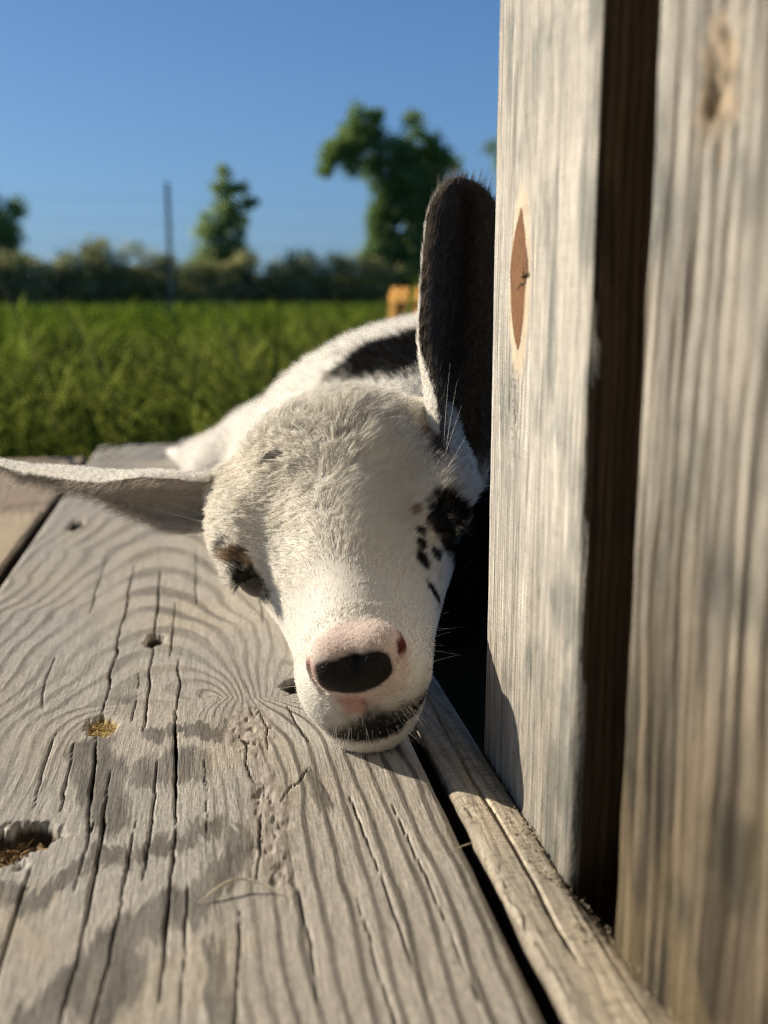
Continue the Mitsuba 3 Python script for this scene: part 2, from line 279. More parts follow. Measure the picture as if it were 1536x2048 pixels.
part(deck, 'plank', board(.0173, .038, grid(0, .0173, .0005), np.concatenate([grid(-.60, .09, .02), grid(.10, .42, .0018), grid(.43, 1.13, .01)]), plain_relief(2, [(9, 200, 420, .6, 2)]),
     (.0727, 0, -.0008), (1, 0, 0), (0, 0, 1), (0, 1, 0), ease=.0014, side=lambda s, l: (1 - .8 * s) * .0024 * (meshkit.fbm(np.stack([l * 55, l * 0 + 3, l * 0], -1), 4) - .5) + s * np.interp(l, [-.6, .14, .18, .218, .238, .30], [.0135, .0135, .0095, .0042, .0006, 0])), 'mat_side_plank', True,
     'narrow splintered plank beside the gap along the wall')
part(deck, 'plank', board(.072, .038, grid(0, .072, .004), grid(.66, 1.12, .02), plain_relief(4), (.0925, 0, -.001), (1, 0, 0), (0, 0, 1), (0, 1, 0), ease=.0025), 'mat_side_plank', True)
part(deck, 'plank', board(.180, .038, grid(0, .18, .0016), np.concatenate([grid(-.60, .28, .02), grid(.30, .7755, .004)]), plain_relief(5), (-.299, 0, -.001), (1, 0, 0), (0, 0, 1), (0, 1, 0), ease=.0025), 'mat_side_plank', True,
     'pale end of a plank at the left edge')
part(deck, 'plank', board(.180, .038, grid(0, .18, .0025), grid(.7775, 1.064, .006), plain_relief(7), (-.298, 0, -.0025), (1, 0, 0), (0, 0, 1), (0, 1, 0), ease=.0025), 'mat_side_plank', True,
     'pinkish far piece of the left plank under the ear tip')
for i, (x0, y1) in enumerate([(-.486, 1.09), (-.674, 1.07), (.166, 1.12), (.354, 1.11)]):
    part(deck, 'plank', board(.181, .038, grid(0, .181, .006), grid(.34 if x0 > 0 else -.6, y1, .02), plain_relief(10 + i), (x0, 0, -.001), (1, 0, 0), (0, 0, 1), (0, 1, 0), ease=.0025), 'mat_side_plank', True)
for y, x1 in ((-.45, .086), (.2, .086), (.72, .55), (1.05, .55)):
    part(deck, 'joist', trimesh.creation.box((x1 + .65, .038, .14), trimesh.transformations.translation_matrix(((x1 - .65) / 2, y, -.1115))), 'mat_side_plank')
# crumbs of rotten wood lying in the hole
g = rng(4); crumbs = []
for _ in range(240):
    c = trimesh.creation.box((g.uniform(.0004, .0011), g.uniform(.0008, .0035), g.uniform(.0003, .0008)))
    a = g.uniform(0, 2 * np.pi); r = np.sqrt(g.uniform()) 
    c.apply_transform(trimesh.transformations.euler_matrix(*g.uniform(-.6, .6, 2), g.uniform(0, 6.3)))
    c.apply_translation((-.0570 + .0095 * r * np.cos(a), .2805 + .0105 * r * np.sin(a), -.0072 + g.uniform(0, .003))); crumbs.append(c)
scene['mat_crumb'] = {'type': 'principled', 'base_color': mikit.proc(lambda p, n, uv: mix((.12, .07, .035), (.42, .29, .15), noise(p.x * 900, p.y * 700, p.z * 900))), 'roughness': .9}
part(main, 'rotten_crumb', join(crumbs), 'mat_crumb', kind='stuff', label='brown crumbs of rotten wood in the hole')
fib = []
for _ in range(110):
    c = np.array([-.0403 + g.uniform(-.0052, .0052), .3636 + g.uniform(-.0075, .0075), -.0020]); d = N(np.array([g.normal(), g.normal() * .6, .25])) * g.uniform(.0008, .0022)
    fib.append(tube([c - d, c + [0, 0, .0003], c + d], .00014, 4))
scene['mat_fibre'] = {'type': 'principled', 'base_color': {'type': 'rgb', 'value': (.52, .40, .19)}, 'roughness': .8}
scene['mat_dust'] = {'type': 'diffuse', 'reflectance': {'type': 'rgb', 'value': (.36, .31, .23)}}
part(main, 'wood_fibre', join(fib), 'mat_fibre', kind='stuff', label='frayed yellow fibres in the nail hole')

# ---------------------------------------------------------------- wall: post, cladding board, backing
wall = thing('timber_wall', 'grey timber wall beside the goat kid, a post and an upright board', 'wall')
def post_relief(u, l):
    v, z = (u + .2371) * 1000, l * 1000; P = np.stack([v, z, v * 0], -1)
    kd = np.sqrt(((v - 293.2) / 7.2) ** 2 + ((z - 156) / 19.5) ** 2)
    h = .34 * (meshkit.noise(P * [.75, .03, 1]) - .5) + .16 * (meshkit.noise(P * [2.2, .05, 1]) - .5) + .5 * (meshkit.fbm(P / [16, 70, 1], 2) - .5)
    h = h * sstep(.9, 1.5, kd) + .35 * (1 - sstep(.95, 1.25, kd))
    h -= .3 * (meshkit.noise(P / [2.5, 3.5, 1]) > .72) * np.exp(-((v - 296) / 7) ** 2 - ((z - 122) / 20) ** 2)
    h -= .5 * np.clip(1 - np.abs(v - 267 - .8 * meshkit.noise(P * [0, .06, 0])) / .5, 0, 1) * sstep(0, 30, z) * (1 - sstep(60, 120, z))
    e = np.minimum(v - 237.1, 322.6 - v); h -= .7 * (1 - sstep(0, 3, e)) * meshkit.noise(P / [2, 22, 1])
    return h / 1000
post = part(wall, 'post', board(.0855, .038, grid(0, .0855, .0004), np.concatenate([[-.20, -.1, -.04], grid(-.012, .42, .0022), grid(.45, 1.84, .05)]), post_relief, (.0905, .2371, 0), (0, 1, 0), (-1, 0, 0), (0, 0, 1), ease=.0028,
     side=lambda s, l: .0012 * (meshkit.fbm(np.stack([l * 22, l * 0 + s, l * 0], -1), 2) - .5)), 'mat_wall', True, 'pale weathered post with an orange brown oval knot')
# the knot: a thin lens of bare heartwood, flush in the face
kz = np.sin(np.linspace(-np.pi / 2, np.pi / 2, 41)); wk = (1 - np.abs(kz) ** 1.9) ** .8 * (1 + .07 * np.sin(kz * 5) + .03 * np.sin(kz * 11))
rows = []
for z, w in zip(kz, wk): rows.append([(.0905 - .00042 - .0002 * (1 - s * s), .2934 + .0078 * w * s - .0013 * z * z, .156 + .0198 * z) for s in np.linspace(-1, 1, 15)])
rows = np.array(rows); i, j = np.meshgrid(np.arange(40), np.arange(14), indexing='ij'); q = np.stack([i * 15 + j, i * 15 + j + 1, (i + 1) * 15 + j + 1, (i + 1) * 15 + j], -1).reshape(-1, 4)
front = rows.reshape(-1, 3); back = front + [.002, 0, 0]
km = trimesh.Trimesh(np.vstack([front, back]), np.vstack([q[:, [0, 2, 1]], q[:, [0, 3, 2]], q[:, [0, 1, 2]] + 615, q[:, [0, 2, 3]] + 615]), process=False)
scene['mat_knot'] = bump(matte(lambda p, n, uv: mix((.13, .060, .028), (.27, .135, .065), .55 * fbm(p.y * 900, p.z * 500, 3, 3) + .45 * noise(dr.sqrt(((p.y - .2934) * 3.2) ** 2 + (p.z - .155) ** 2) * 900)) * (1 - .85 * smoothstep(.55, .25, dr.abs((p.z - .1545) * 1000 + 1.0 + (p.y - .293) * 330 + 1.2 * (noise(p.y * 700) - .5))) * smoothstep(.2955, .2925, p.y))),
     lambda p, n, uv: noise(p.y * 2500, p.z * 2500), .0003)
part(post, 'knot', km, 'mat_knot', True, 'orange brown oval knot in the pale post')
part(post, 'splinter', tube([(.0898, .2890, .1566), (.0893, .2868, .1571), (.0890, .2852, .1580), (.0889, .2849, .1592)], [.00035, .0005, .00045, .0001], 5), 'mat_crumb', True, 'dark splinter on the knot')
ang = math.radians(7)
bu, bn = np.array([math.sin(ang) * -1, math.cos(ang), 0]), np.array([-math.cos(ang), -math.sin(ang), 0])
def clad_relief(u, l):
    v, z = u * 1000, l * 1000; P = np.stack([v + 70, z, v * 0], -1)
    h = .9 * (meshkit.noise(P * [.30, .010, 1]) - .5) + .45 * (meshkit.noise(P * [.9, .02, 1]) - .5) + .35 * (meshkit.fbm(P / [8, 12, 1], 3) - .5)
    kd = ((v - 116.6) / 7) ** 2 + ((z - 190) / 14) ** 2
    h += np.exp(-kd) * 3.6 * (meshkit.fbm(P / [2.6, 5, 1], 3, 3) - .5) - 3.0 * np.exp(-((v - 118.2) / 1.6) ** 2 - ((z - 186) / 5) ** 2) - 1.6 * np.exp(-((v - 113) / 1.2) ** 2 - ((z - 191) / 4) ** 2)
    e = 140 - v; h -= 1.0 * (1 - sstep(0, 3, e)) * meshkit.noise(P / [2, 15, 1])
    return h / 1000
o = np.array([.0920, .2108, 0]) - bu * .14
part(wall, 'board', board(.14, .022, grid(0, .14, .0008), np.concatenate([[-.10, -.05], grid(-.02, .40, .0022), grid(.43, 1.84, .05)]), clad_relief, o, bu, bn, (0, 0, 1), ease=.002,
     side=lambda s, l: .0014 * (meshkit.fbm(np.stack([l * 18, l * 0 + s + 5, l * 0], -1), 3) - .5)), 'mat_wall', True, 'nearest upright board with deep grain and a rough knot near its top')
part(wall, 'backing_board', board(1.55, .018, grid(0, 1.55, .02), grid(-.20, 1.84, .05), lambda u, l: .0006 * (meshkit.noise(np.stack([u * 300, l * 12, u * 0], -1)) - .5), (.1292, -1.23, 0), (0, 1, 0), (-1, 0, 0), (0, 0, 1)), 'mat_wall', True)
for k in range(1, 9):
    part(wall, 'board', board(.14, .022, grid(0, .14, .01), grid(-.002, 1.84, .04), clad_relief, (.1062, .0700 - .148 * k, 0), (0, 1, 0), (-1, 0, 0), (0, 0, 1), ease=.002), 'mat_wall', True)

# fibres, hairs and dust on the deck
def strand(pts, r):
    p = np.array(pts); t = np.linspace(0, 1, len(p)); s = np.linspace(0, 1, 18)
    from scipy.interpolate import make_interp_spline
    return tube(make_interp_spline(t, p, k=min(3, len(p) - 1))(s), r * (1 - .75 * np.abs(2 * s - 1) ** 3), 5)
scene['mat_straw'] = {'type': 'principled', 'base_color': {'type': 'rgb', 'value': (.88, .80, .62)}, 'roughness': .55}
k = thing('straw', 'thin pale curved straw lying on the plank near the camera', 'straw')
part(k, 'stem', strand([(-.0059, .2417, .0008), (-.001, .2452, .0022), (.0037, .2474, .003), (.0095, .2462, .0024), (.0156, .2418, .0008)], .00034), 'mat_straw', True)
k = thing('straw', 'short pale straw bridging the dark gap between planks', 'straw')
part(k, 'stem', strand([(.0625, .2554, .0008), (.067, .2566, .0013), (.0705, .2592, .0006)], .00016), 'mat_straw', True)

# ---------------------------------------------------------------- unseen plank roof and board walls round the camera, added to deepen the shade
scene['mat_shade_boards'] = matte(lambda p, n, uv: mix((.10, .085, .065), (.20, .175, .145), fbm(p.x * 30, p.y * 6, p.z * 3, 3)), .85)
roof = thing('porch_roof', 'unseen plank roof added above the deck to shade the scene', 'roof')
for k in range(21): part(roof, 'plank', trimesh.creation.box((3.4, .172, .022), trimesh.transformations.translation_matrix((.15, 1.40 - .176 * k, 1.855))), 'mat_shade_boards')
shade_walls = thing('shed_wall', 'unseen board walls added beside and behind the camera to shade the scene', 'wall')
for k in range(17): part(shade_walls, 'board', trimesh.creation.box((.168, .022, 1.84), trimesh.transformations.translation_matrix((-1.02 + .172 * k, -2.15, .92))), 'mat_shade_boards')
for k in range(11): part(shade_walls, 'board', trimesh.creation.box((.022, .168, 1.84), trimesh.transformations.translation_matrix((-1.16, -2.04 + .172 * k, .92))), 'mat_shade_boards')
# dust and crumbs along the foot of the wall
g = rng(8); bits = []
for _ in range(260):
    y = g.uniform(.165, .325); c = trimesh.creation.icosphere(0, g.uniform(.00012, .00045)); c.apply_scale((g.uniform(.5, 1.6), g.uniform(.5, 2.2), .7)); c.apply_translation((.0895 + np.interp(y, [.14, .18, .218, .238], [.012, .0085, .0036, 0]) - abs(g.normal()) * .0030, y + .004 * g.normal(), -.0002 + g.uniform(0, .0006))); bits.append(c)
part(deck, 'wood_dust', join(bits), 'mat_dust', kind='stuff', label='pale dust and crumbs along the foot of the wall')
# ---------------------------------------------------------------- field, hedge, trees, fence post, tub
GROUND = -.22
def bil(fn): return mikit.proc(fn)
scene['mat_ground'] = {'type': 'diffuse', 'reflectance': mikit.proc(lambda p, n, uv: mix((.020, .034, .010), (.060, .095, .022), fbm(p.x * 1.3, p.y * .7, 1, 4)))}
gx = np.linspace(-1, 1, 60); gx = np.sign(gx) * np.abs(gx) ** 2.5 * 600; gy = np.concatenate([np.linspace(-60, .6, 12), .6 + np.linspace(0, 1, 90) ** 2.6 * 900])
X, Y = np.meshgrid(gx, gy); P = np.stack([X / 3, Y / 3, X * 0], -1); Z = GROUND + .05 * (meshkit.fbm(P, 3) - .5) - .02
i, j = np.meshgrid(np.arange(len(gy) - 1), np.arange(60 - 1), indexing='ij'); k = i * 60 + j
part('', 'ground', (np.stack([X, Y, Z], -1).reshape(-1, 3), np.stack([k, k + 1, k + 61, k + 60], -1).reshape(-1, 4)), 'mat_ground', True)
tag('ground', 'flat green meadow stretching to the hedge', None, None, 'structure')

def leaf_mat(lo, hi, trans=.9, freq=1.2, rough=.45):
    return {'type': 'principledthin', 'base_color': mikit.proc(lambda p, n, uv: mix(lo, hi, fbm(p.x * freq, p.y * freq, p.z * freq, 3))), 'roughness': rough, 'diff_trans': trans, 'eta': 1.35}
scene['mat_grass'] = {'type': 'principledthin', 'base_color': mikit.proc(lambda p, n, uv: mix(mix((.036, .080, .007), (.200, .275, .032), noise(p.x * 13, p.y * 13, p.z * 9)), (.26, .26, .07), .40 * smoothstep(.52, .72, fbm(p.x * .8, p.y * .5, 2, 3)))), 'roughness': .17, 'diff_trans': 1.15, 'eta': 1.35}
scene['mat_seed'] = leaf_mat((.30, .27, .16), (.42, .38, .24), .7)
def blades(g, n, y0, y1, hgt, wid, lean, spread=.62, power=1.):
    y = (y0 ** power + (y1 ** power - y0 ** power) * g.uniform(size=n)) ** (1 / power); x = g.uniform(-1, 1, n) * (spread * y + .35) + .174 * y
    tus = meshkit.fbm(np.stack([x * 4.5, y * 3.2, y * 0], -1), 2, 2); tall = .45 + 1.1 * tus; ok = tus > .30 + .18 * g.uniform(size=n); x, y, tall = x[ok], y[ok], tall[ok]; n = len(x)
    h = hgt * tall * g.uniform(.6, 1.25, n); w = wid * g.uniform(.7, 1.3, n); a = g.uniform(0, 2 * np.pi, n); le = lean * g.uniform(.2, 1.5, n)
    t = np.stack([np.cos(a), np.sin(a), 0 * a], 1); s = np.stack([-np.sin(a), np.cos(a), 0 * a], 1); base = np.stack([x, y, GROUND - .03 + 0 * x], 1); up = np.array([0, 0, 1.])
    v = []
    for q, ww in ((0, 1), (.45, .9), (.8, .55)):
        c = base + up * (h * (q - .25 * le * q ** 3))[:, None] + t * (h * le * q ** 2)[:, None]
        v += [c - s * (w * ww / 2)[:, None], c + s * (w * ww / 2)[:, None]]
    v.append(base + up * (h * (1 - .35 * le))[:, None] + t * (h * le * 1.15)[:, None])
    F = (np.array([(0, 1, 3), (0, 3, 2), (2, 3, 5), (2, 5, 4), (4, 5, 6)])[None] + (np.arange(n) * 7)[:, None, None]).reshape(-1, 3)
    return trimesh.Trimesh(np.stack(v, 1).reshape(-1, 3), F, process=False)
g = rng(21)
part('', 'grass', join([blades(g, 6500, 1.16, 3.0, .27, .009, .8), blades(g, 3800, 1.16, 2.8, .30, .019, 1.35), blades(g, 900, 1.16, 1.7, .34, .009, .5), blades(g, 220, 1.2, 1.9, .42, .011, .7), blades(g, 14000, 3.0, 9, .29, .024, .9, .5), blades(g, 44000, 9, 44, .30, .040, .5, .42, 1.3)]), 'mat_grass', True)
tag('grass', 'lush green meadow grass behind the deck', 'grass', None, 'stuff')
STEMS = ['tallest pale grass stem, nearest the left edge of the meadow', 'pale grass stem at the far left above the deck edge', 'slim seeding stem left of the steel post', 'seeding stem right of the steel post and close to the deck', 'seeding stem nearest the back of the goat kid', 'thin stem far back at the left edge', 'thin distant stem in front of the small light tree', 'short stem rising behind the outstretched ear']
for i_, (x, y, h) in enumerate([(-.24, 1.85, .42), (-.33, 1.75, .36), (-.15, 2.1, .40), (.10, 1.9, .34), (.17, 2.3, .36), (-.42, 2.4, .42), (.02, 2.6, .40), (-.27, 1.5, .30)]):
    k = thing('grass_stem', STEMS[i_], 'grass stem', 'seeding grass stems above the meadow')
    a = g.uniform(-.5, .5); lean = g.uniform(.05, .16) * (1 if a > 0 else -1); s = np.linspace(0, 1, 12)[:, None]
    p = np.array([x, y, GROUND - .02]) + s * np.array([0, 0, h + .02]) + s ** 2.2 * np.array([lean, .02, 0])
    part(k, 'stalk', tube(p, .0011, 5), 'mat_seed', True)
    hd = p[-4:] ; part(k, 'seed_head', tube(np.vstack([hd, hd[-1] + (hd[-1] - hd[-2])]), [.0010, .0018, .0021, .0016, .0004], 6), 'mat_seed', True)

# leaves in clumps, for the hedge and the trees; sizes in metres
def leaf_cloud(g, centres, radii, count, size):
    centres, radii = np.asarray(centres, float), np.asarray(radii, float); w = radii ** 2; i = g.choice(len(w), count, p=w / w.sum())
    d = N(g.normal(size=(count, 3))); r = radii[i] * np.minimum(np.abs(g.normal(size=count)) * .38 + .42, 1.75); c = centres[i] + d * r[:, None]
    keep = meshkit.noise(c / (size * 4.5), 5) > .20; c, d = c[keep], d[keep]; m = len(c)
    n = N(d + 1.1 * g.normal(size=(m, 3))); a = unit_perp_(g.normal(size=(m, 3)), n); b = np.cross(n, a); s = size * g.uniform(.6, 1.4, m)[:, None]
    v = np.stack([c - a * s * .5, c + b * s * .28 + n * s * .06, c + a * s * .5, c - b * s * .28 + n * s * .06], 1).reshape(-1, 3)
    F = (np.array([(0, 1, 2), (0, 2, 3)])[None] + (np.arange(m) * 4)[:, None, None]).reshape(-1, 3)
    return trimesh.Trimesh(v, F, process=False)
def unit_perp_(v, t): return N(v - (v * t).sum(-1, keepdims=True) * t)
scene['mat_leaf'] = leaf_mat((.16, .25, .09), (.32, .44, .14), 1.25, .6)
scene['mat_young_leaf'] = leaf_mat((.22, .33, .13), (.40, .50, .21), 1.3, .6)
scene['mat_hedge'] = leaf_mat((.28, .30, .13), (.46, .46, .22), 1.15, .5)
scene['mat_bark'] = {'type': 'principled', 'base_color': mikit.proc(lambda p, n, uv: mix((.05, .04, .03), (.13, .11, .085), fbm(p.x * 9, p.y * 9, p.z * 2.5, 3))), 'roughness': .9}
scene['mat_twig'] = {'type': 'twosided', 'bsdf': {'type': 'diffuse', 'reflectance': mikit.proc(lambda p, n, uv: mix((.10, .105, .05), (.20, .20, .10), fbm(p.x * 1.6, p.z * 2.4, 3, 3)))}}
g = rng(31); hx = np.arange(-30, 34, .5); cs, rs = [], []
def hedge_top(x): return 1.15 + .45 * meshkit.noise(np.array([x * .45, 1, 0])) + .30 * meshkit.noise(np.array([x * 1.7, 3, 0])) + (.6 if abs(x + 3.9) < .4 else 0) + (.5 if abs(x - 3.9) < .4 else 0) + (.3 if abs(x + 2.2) < .4 else 0)
for x in hx:
    top = hedge_top(x)
    for z in np.arange(.0, top, .4): cs.append((x + g.normal() * .15, 40.3 + g.normal() * .35, GROUND + z + .15)); rs.append(g.uniform(.40, .58))
    cs.append((x, 40.4 + g.normal() * .3, GROUND + top)); rs.append(g.uniform(.22, .5))
hedge = thing('hedge', 'dark bushy hedge along the far edge of the meadow', 'hedge')
part(hedge, 'foliage', leaf_cloud(g, cs, rs, 60000, .20), 'mat_hedge', True, kind='stuff')
hh = np.array([hedge_top(x) for x in hx]); wob = lambda a: .25 * (meshkit.noise(np.stack([hx * 1.3, hx * 0 + a, hx * 0], -1)) - .5)
sec = [(-.45, 0.), (-.40, .5), (-.22, .80), (.0, .92), (.25, .80), (.5, 0.)]
cv = np.stack([np.stack([hx, 41.15 + dy + wob(i), GROUND - .2 + (hh + .2) * (fz * .93 + .0) + wob(i + 9) * (fz > 0)], 1) for i, (dy, fz) in enumerate(sec)], 1)
i, j = np.meshgrid(np.arange(len(hx) - 1), np.arange(5), indexing='ij'); k = i * 6 + j
part(hedge, 'twigs', (cv.reshape(-1, 3), np.stack([k, k + 6, k + 7, k + 1], -1).reshape(-1, 4)), 'mat_twig', True, kind='stuff')
def tree(name, label, base, clumps, trunk_r, leaf, count, size, limbs, mat, group=None):
    gg = rng(len(label)); clumps = [(q[0] + o[0], q[1] + o[1], q[2] + o[2] * .9, q[3] * f) for q in clumps for o, f in [((0, 0, 0), .74)] + [(N(gg.normal(size=3)) * q[3] * gg.uniform(.45, .95), gg.uniform(.32, .58)) for _ in range(6)]]
    k = thing(name, label, 'tree', group); base = np.array(base, float); c = np.array([q[:3] for q in clumps], float); r = [q[3] for q in clumps]
    rr = rng(int(abs(base[0]) * 100) + 7); part(k, 'crown', leaf_cloud(rr, c, r, count, size), mat, True, kind='stuff')
    top = c[np.argmax(c[:, 2])]; ms = []; s = np.linspace(0, 1, 10)[:, None]
    ax = base + s * (top - base) * [.8, .8, .85] + np.sin(s * 5) * np.array([.12, .1, 0]); part(k, 'trunk', tube(ax, np.linspace(trunk_r, trunk_r * .15, 10), 8), 'mat_bark', True)
    for q in c[np.argsort(-np.array(r))[:limbs]]:
        st = ax[int(np.clip((q[2] - base[2]) / (top[2] - base[2] + .1) * 6, 1, 8))]; t = np.linspace(0, 1, 6)[:, None]
        ms.append(tube(st + (q - st) * t + np.sin(t * 3) * np.array([0, 0, .15]), np.linspace(trunk_r * .4, .015, 6), 5))
    for m in ms: part(k, 'limb', m, 'mat_bark', True)
tree('broad_tree', 'tall dark broad tree between the small tree and the wall, with one arm reaching left', (7.9, 41.5, GROUND),
     [(5.3, 41.5, 5.9, .70), (6.3, 41.6, 6.9, .80), (5.9, 41.4, 5.5, .8), (5.0, 41.4, 5.2, .45), (7.3, 41.5, 5.6, 1.1), (8.5, 41.4, 6.2, 1.0), (9.4, 41.4, 5.4, .9), (7.9, 41.5, 4.6, 1.1), (9.3, 41.2, 4.2, 1.15), (8.2, 41.3, 3.2, 1.1), (9.5, 41.2, 2.9, 1.2), (7.3, 41.5, 2.5, .6), (8.0, 41.2, 1.8, 1.1), (9.4, 41.0, 1.6, 1.2), (6.95, 41.2, 3.7, .65), (6.85, 41.2, 2.7, .65), (6.8, 41.2, 1.5, .8), (7.1, 41.3, 4.5, .65), (7.0, 41.2, 1.9, .8), (7.3, 41.0, 1.1, .9), (8.6, 41.0, .9, 1.2), (8.4, 41.3, 5.0, 1.1), (7.6, 41.3, 2.8, .9), (7.6, 41.2, 3.6, .8), (8.6, 41.2, 4.0, 1.2), (6.8, 41.6, 7.1, .45)],
     .28, None, 26000, .22, 7, 'mat_leaf')
tree('young_tree', 'small airy light green tree right of the steel post', (.55, 42.0, GROUND),
     [(1.15, 42.2, 5.0, .38), (1.0, 42.2, 4.3, .5), (1.7, 42.1, 4.5, .42), (2.0, 42.0, 3.9, .42), (1.35, 42.0, 3.7, .55), (.55, 42.0, 2.9, .72), (.95, 41.8, 2.2, .95), (.15, 41.7, 1.9, .6), (1.5, 41.8, 1.6, .7), (.5, 41.6, 1.2, .9), (1.2, 41.5, .9, 1.0), (-.2, 41.5, 1.0, .8), (.9, 41.9, 3.3, .6), (1.5, 42.1, 3.1, .5), (.75, 42.0, 2.5, .7)],
     .14, None, 9500, .18, 5, 'mat_young_leaf')
tree('round_tree', 'dark round tree at the left edge of the meadow', (-8.3, 42.5, GROUND),
     [(-8.0, 43, 3.9, .9), (-7.6, 42.8, 3.0, 1.1), (-8.8, 43, 3.2, 1.2), (-7.6, 42.7, 1.9, 1.2), (-6.9, 42.8, 1.4, .8), (-8.6, 42.9, 1.6, 1.3), (-6.7, 43.0, 3.5, .28), (-9.6, 43, 2.4, 1.2)], .25, None, 9000, .24, 4, 'mat_leaf')
tree('edge_tree', 'leafy tree top showing just past the ear tip beside the wall', (12.6, 42, GROUND),
     [(11.9, 41, 5.6, .75), (12.6, 41, 6.6, .9), (13.2, 41.5, 5.4, 1.1), (12.9, 41.2, 4.1, 1.1), (13.1, 41.2, 2.8, 1.2)], .22, None, 3500, .24, 4, 'mat_leaf')

# steel fence post with its wires
scene['mat_steel'] = {'type': 'principled', 'base_color': mikit.proc(lambda p, n, uv: mix((.10, .13, .13), (.16, .15, .13), fbm(p.x * 30, p.y * 30, p.z * 12, 3))), 'roughness': .5, 'metallic': .3}
fp = thing('fence_post', 'slim dark steel fence post standing in the meadow', 'fence post'); px, py = -.368, 14.2
part(fp, 'flange', trimesh.creation.box((.055, .006, 1.90), trimesh.transformations.translation_matrix((px, py, GROUND + .92))), 'mat_steel')
part(fp, 'web', trimesh.creation.box((.006, .038, 1.90), trimesh.transformations.translation_matrix((px, py + .022, GROUND + .92))), 'mat_steel')
for z in np.arange(.2, 1.8, .12): part(fp, 'stud', trimesh.creation.box((.016, .010, .018), trimesh.transformations.translation_matrix((px, py - .0082, GROUND + z))), 'mat_steel')
scene['mat_wire'] = {'type': 'principled', 'base_color': {'type': 'rgb', 'value': (.45, .46, .47)}, 'roughness': .45, 'metallic': .8}
wf = thing('wire_fence', 'thin horizontal fence wires tied to the steel post', 'fence')
for z in (.30, .55, .80, 1.08, 1.36, 1.64):
    s = np.linspace(-9, 11, 25)[:, None]; part(wf, 'wire', tube(np.array([0, py - .006, GROUND + z]) + s * [1, .0, 0] + [0, 0, -.02] * np.sin(s), .0016, 5), 'mat_wire', True)
    part(wf, 'wire_tie', trimesh.creation.torus(.034, .0022, 10, 5).apply_translation((px, py + .012, GROUND + z)), 'mat_wire', True)

# orange plastic tub behind the kid's back
scene['mat_tub'] = {'type': 'principled', 'base_color': mikit.proc(lambda p, n, uv: mix((.72, .34, .05), (.80, .42, .09), fbm(p.x * 20, p.y * 20, p.z * 20, 3))), 'roughness': .42}
from shapely.geometry import box as sbox
def slab(w, d, r, z0, z1, c, taper=0.): 
    m = trimesh.creation.extrude_polygon(sbox(-w / 2 + r, -d / 2 + r, w / 2 - r, d / 2 - r).buffer(r, 8), z1 - z0, engine='earcut'); m.apply_translation((c[0], c[1], z0)); return m
tb = thing('plastic_tub', 'orange tan plastic tub standing behind the back of the goat kid', 'tub'); tc = (0., 0.)
TUB = T().translate([.612, 2.62, 0]).rotate([0, 0, 1], -52)
part(tb, 'body', slab(.20, .20, .03, GROUND - .03, .15, tc), 'mat_tub', 40, to_world=TUB)
part(tb, 'rim', join([slab(.222, .222, .04, .148, .170, tc), slab(.212, .212, .036, .170, .184, tc)]), 'mat_tub', 40, to_world=TUB)
for x in (-.080, .080): part(tb, 'rib', slab(.028, .012, .005, GROUND + .02, .147, (x, -.1035)), 'mat_tub', 40, to_world=TUB)
# ---------------------------------------------------------------- the goat kid
# head frame: origin at the top of the nose tip, x towards the kid's left (the wall), y back along the nose bridge, z out of the forehead
HO = np.array([.0432, .3089, .0421])
HM = np.array([[.9497, .0435, -.3100], [-.1918, .8636, -.4662], [.2474, .5021, .8286]])
def to_head(P): return (np.asarray(P) - HO) @ HM
def to_world(Q): return HO + np.asarray(Q) @ HM.T
def ell(c, r): return ('e', np.array(c, float), np.array(r, float))
def cone(a, b, ra, rb): return ('c', np.array(a, float), np.array(b, float), ra, rb)
def prim_dist(s, P):
    if s[0] == 'e':
        q = P - s[1]; k0 = np.linalg.norm(q / s[2], axis=-1); k1 = np.linalg.norm(q / s[2] ** 2, axis=-1) + 1e-9
        return k0 * (k0 - 1) / k1
    a, b, ra, rb = s[1:]; ab = b - a; h = np.clip((P - a) @ ab / (ab @ ab), 0, 1)
    return np.linalg.norm(P - a - h[..., None] * ab, axis=-1) - (ra + (rb - ra) * h)
def prim_bound(s):
    return (s[1], s[2].max()) if s[0] == 'e' else ((s[1] + s[2]) / 2, np.linalg.norm(s[1] - s[2]) / 2 + max(s[3], s[4]))
def both(s):
    """A shape and its mirror image in the head's plane."""
    m = np.array([-1, 1, 1.])
    return [s, (s[0], s[1] * m, *((s[2] * m,) + s[3:] if s[0] == 'c' else s[2:]))]
# (shape, in the head's frame?, blend radius, cut?)
SHAPES_ = []
def add(s, head=True, k=.010, cut=False): SHAPES_.append((s, head, k, cut))
# body, in world coordinates: it lies behind the wall's end with its flank rising to the right
add(ell((.190, .700, .030), (.170, .190, .114)), False, .03)
add(ell((.100, .840, .020), (.100, .150, .060)), False, .03)
add(ell((.140, .590, .045), (.085, .090, .076)), False, .03)
add(cone((.125, .600, .055), (.070, .450, .068), .058, .034), False, .03)
add(ell((.086, .490, .022), (.042, .075, .046)), False, .02)
add(ell((.064, .402, .012), (.020, .050, .022)), False, .010)
add(ell((.102, .470, .030), (.022, .055, .052)), False, .015)
add(cone((.010, .78, .024), (-.010, .93, .015), .024, .014), False, .02)
add(cone((-.010, .93, .012), (-.034, 1.02, .006), .013, .004), False, .01)
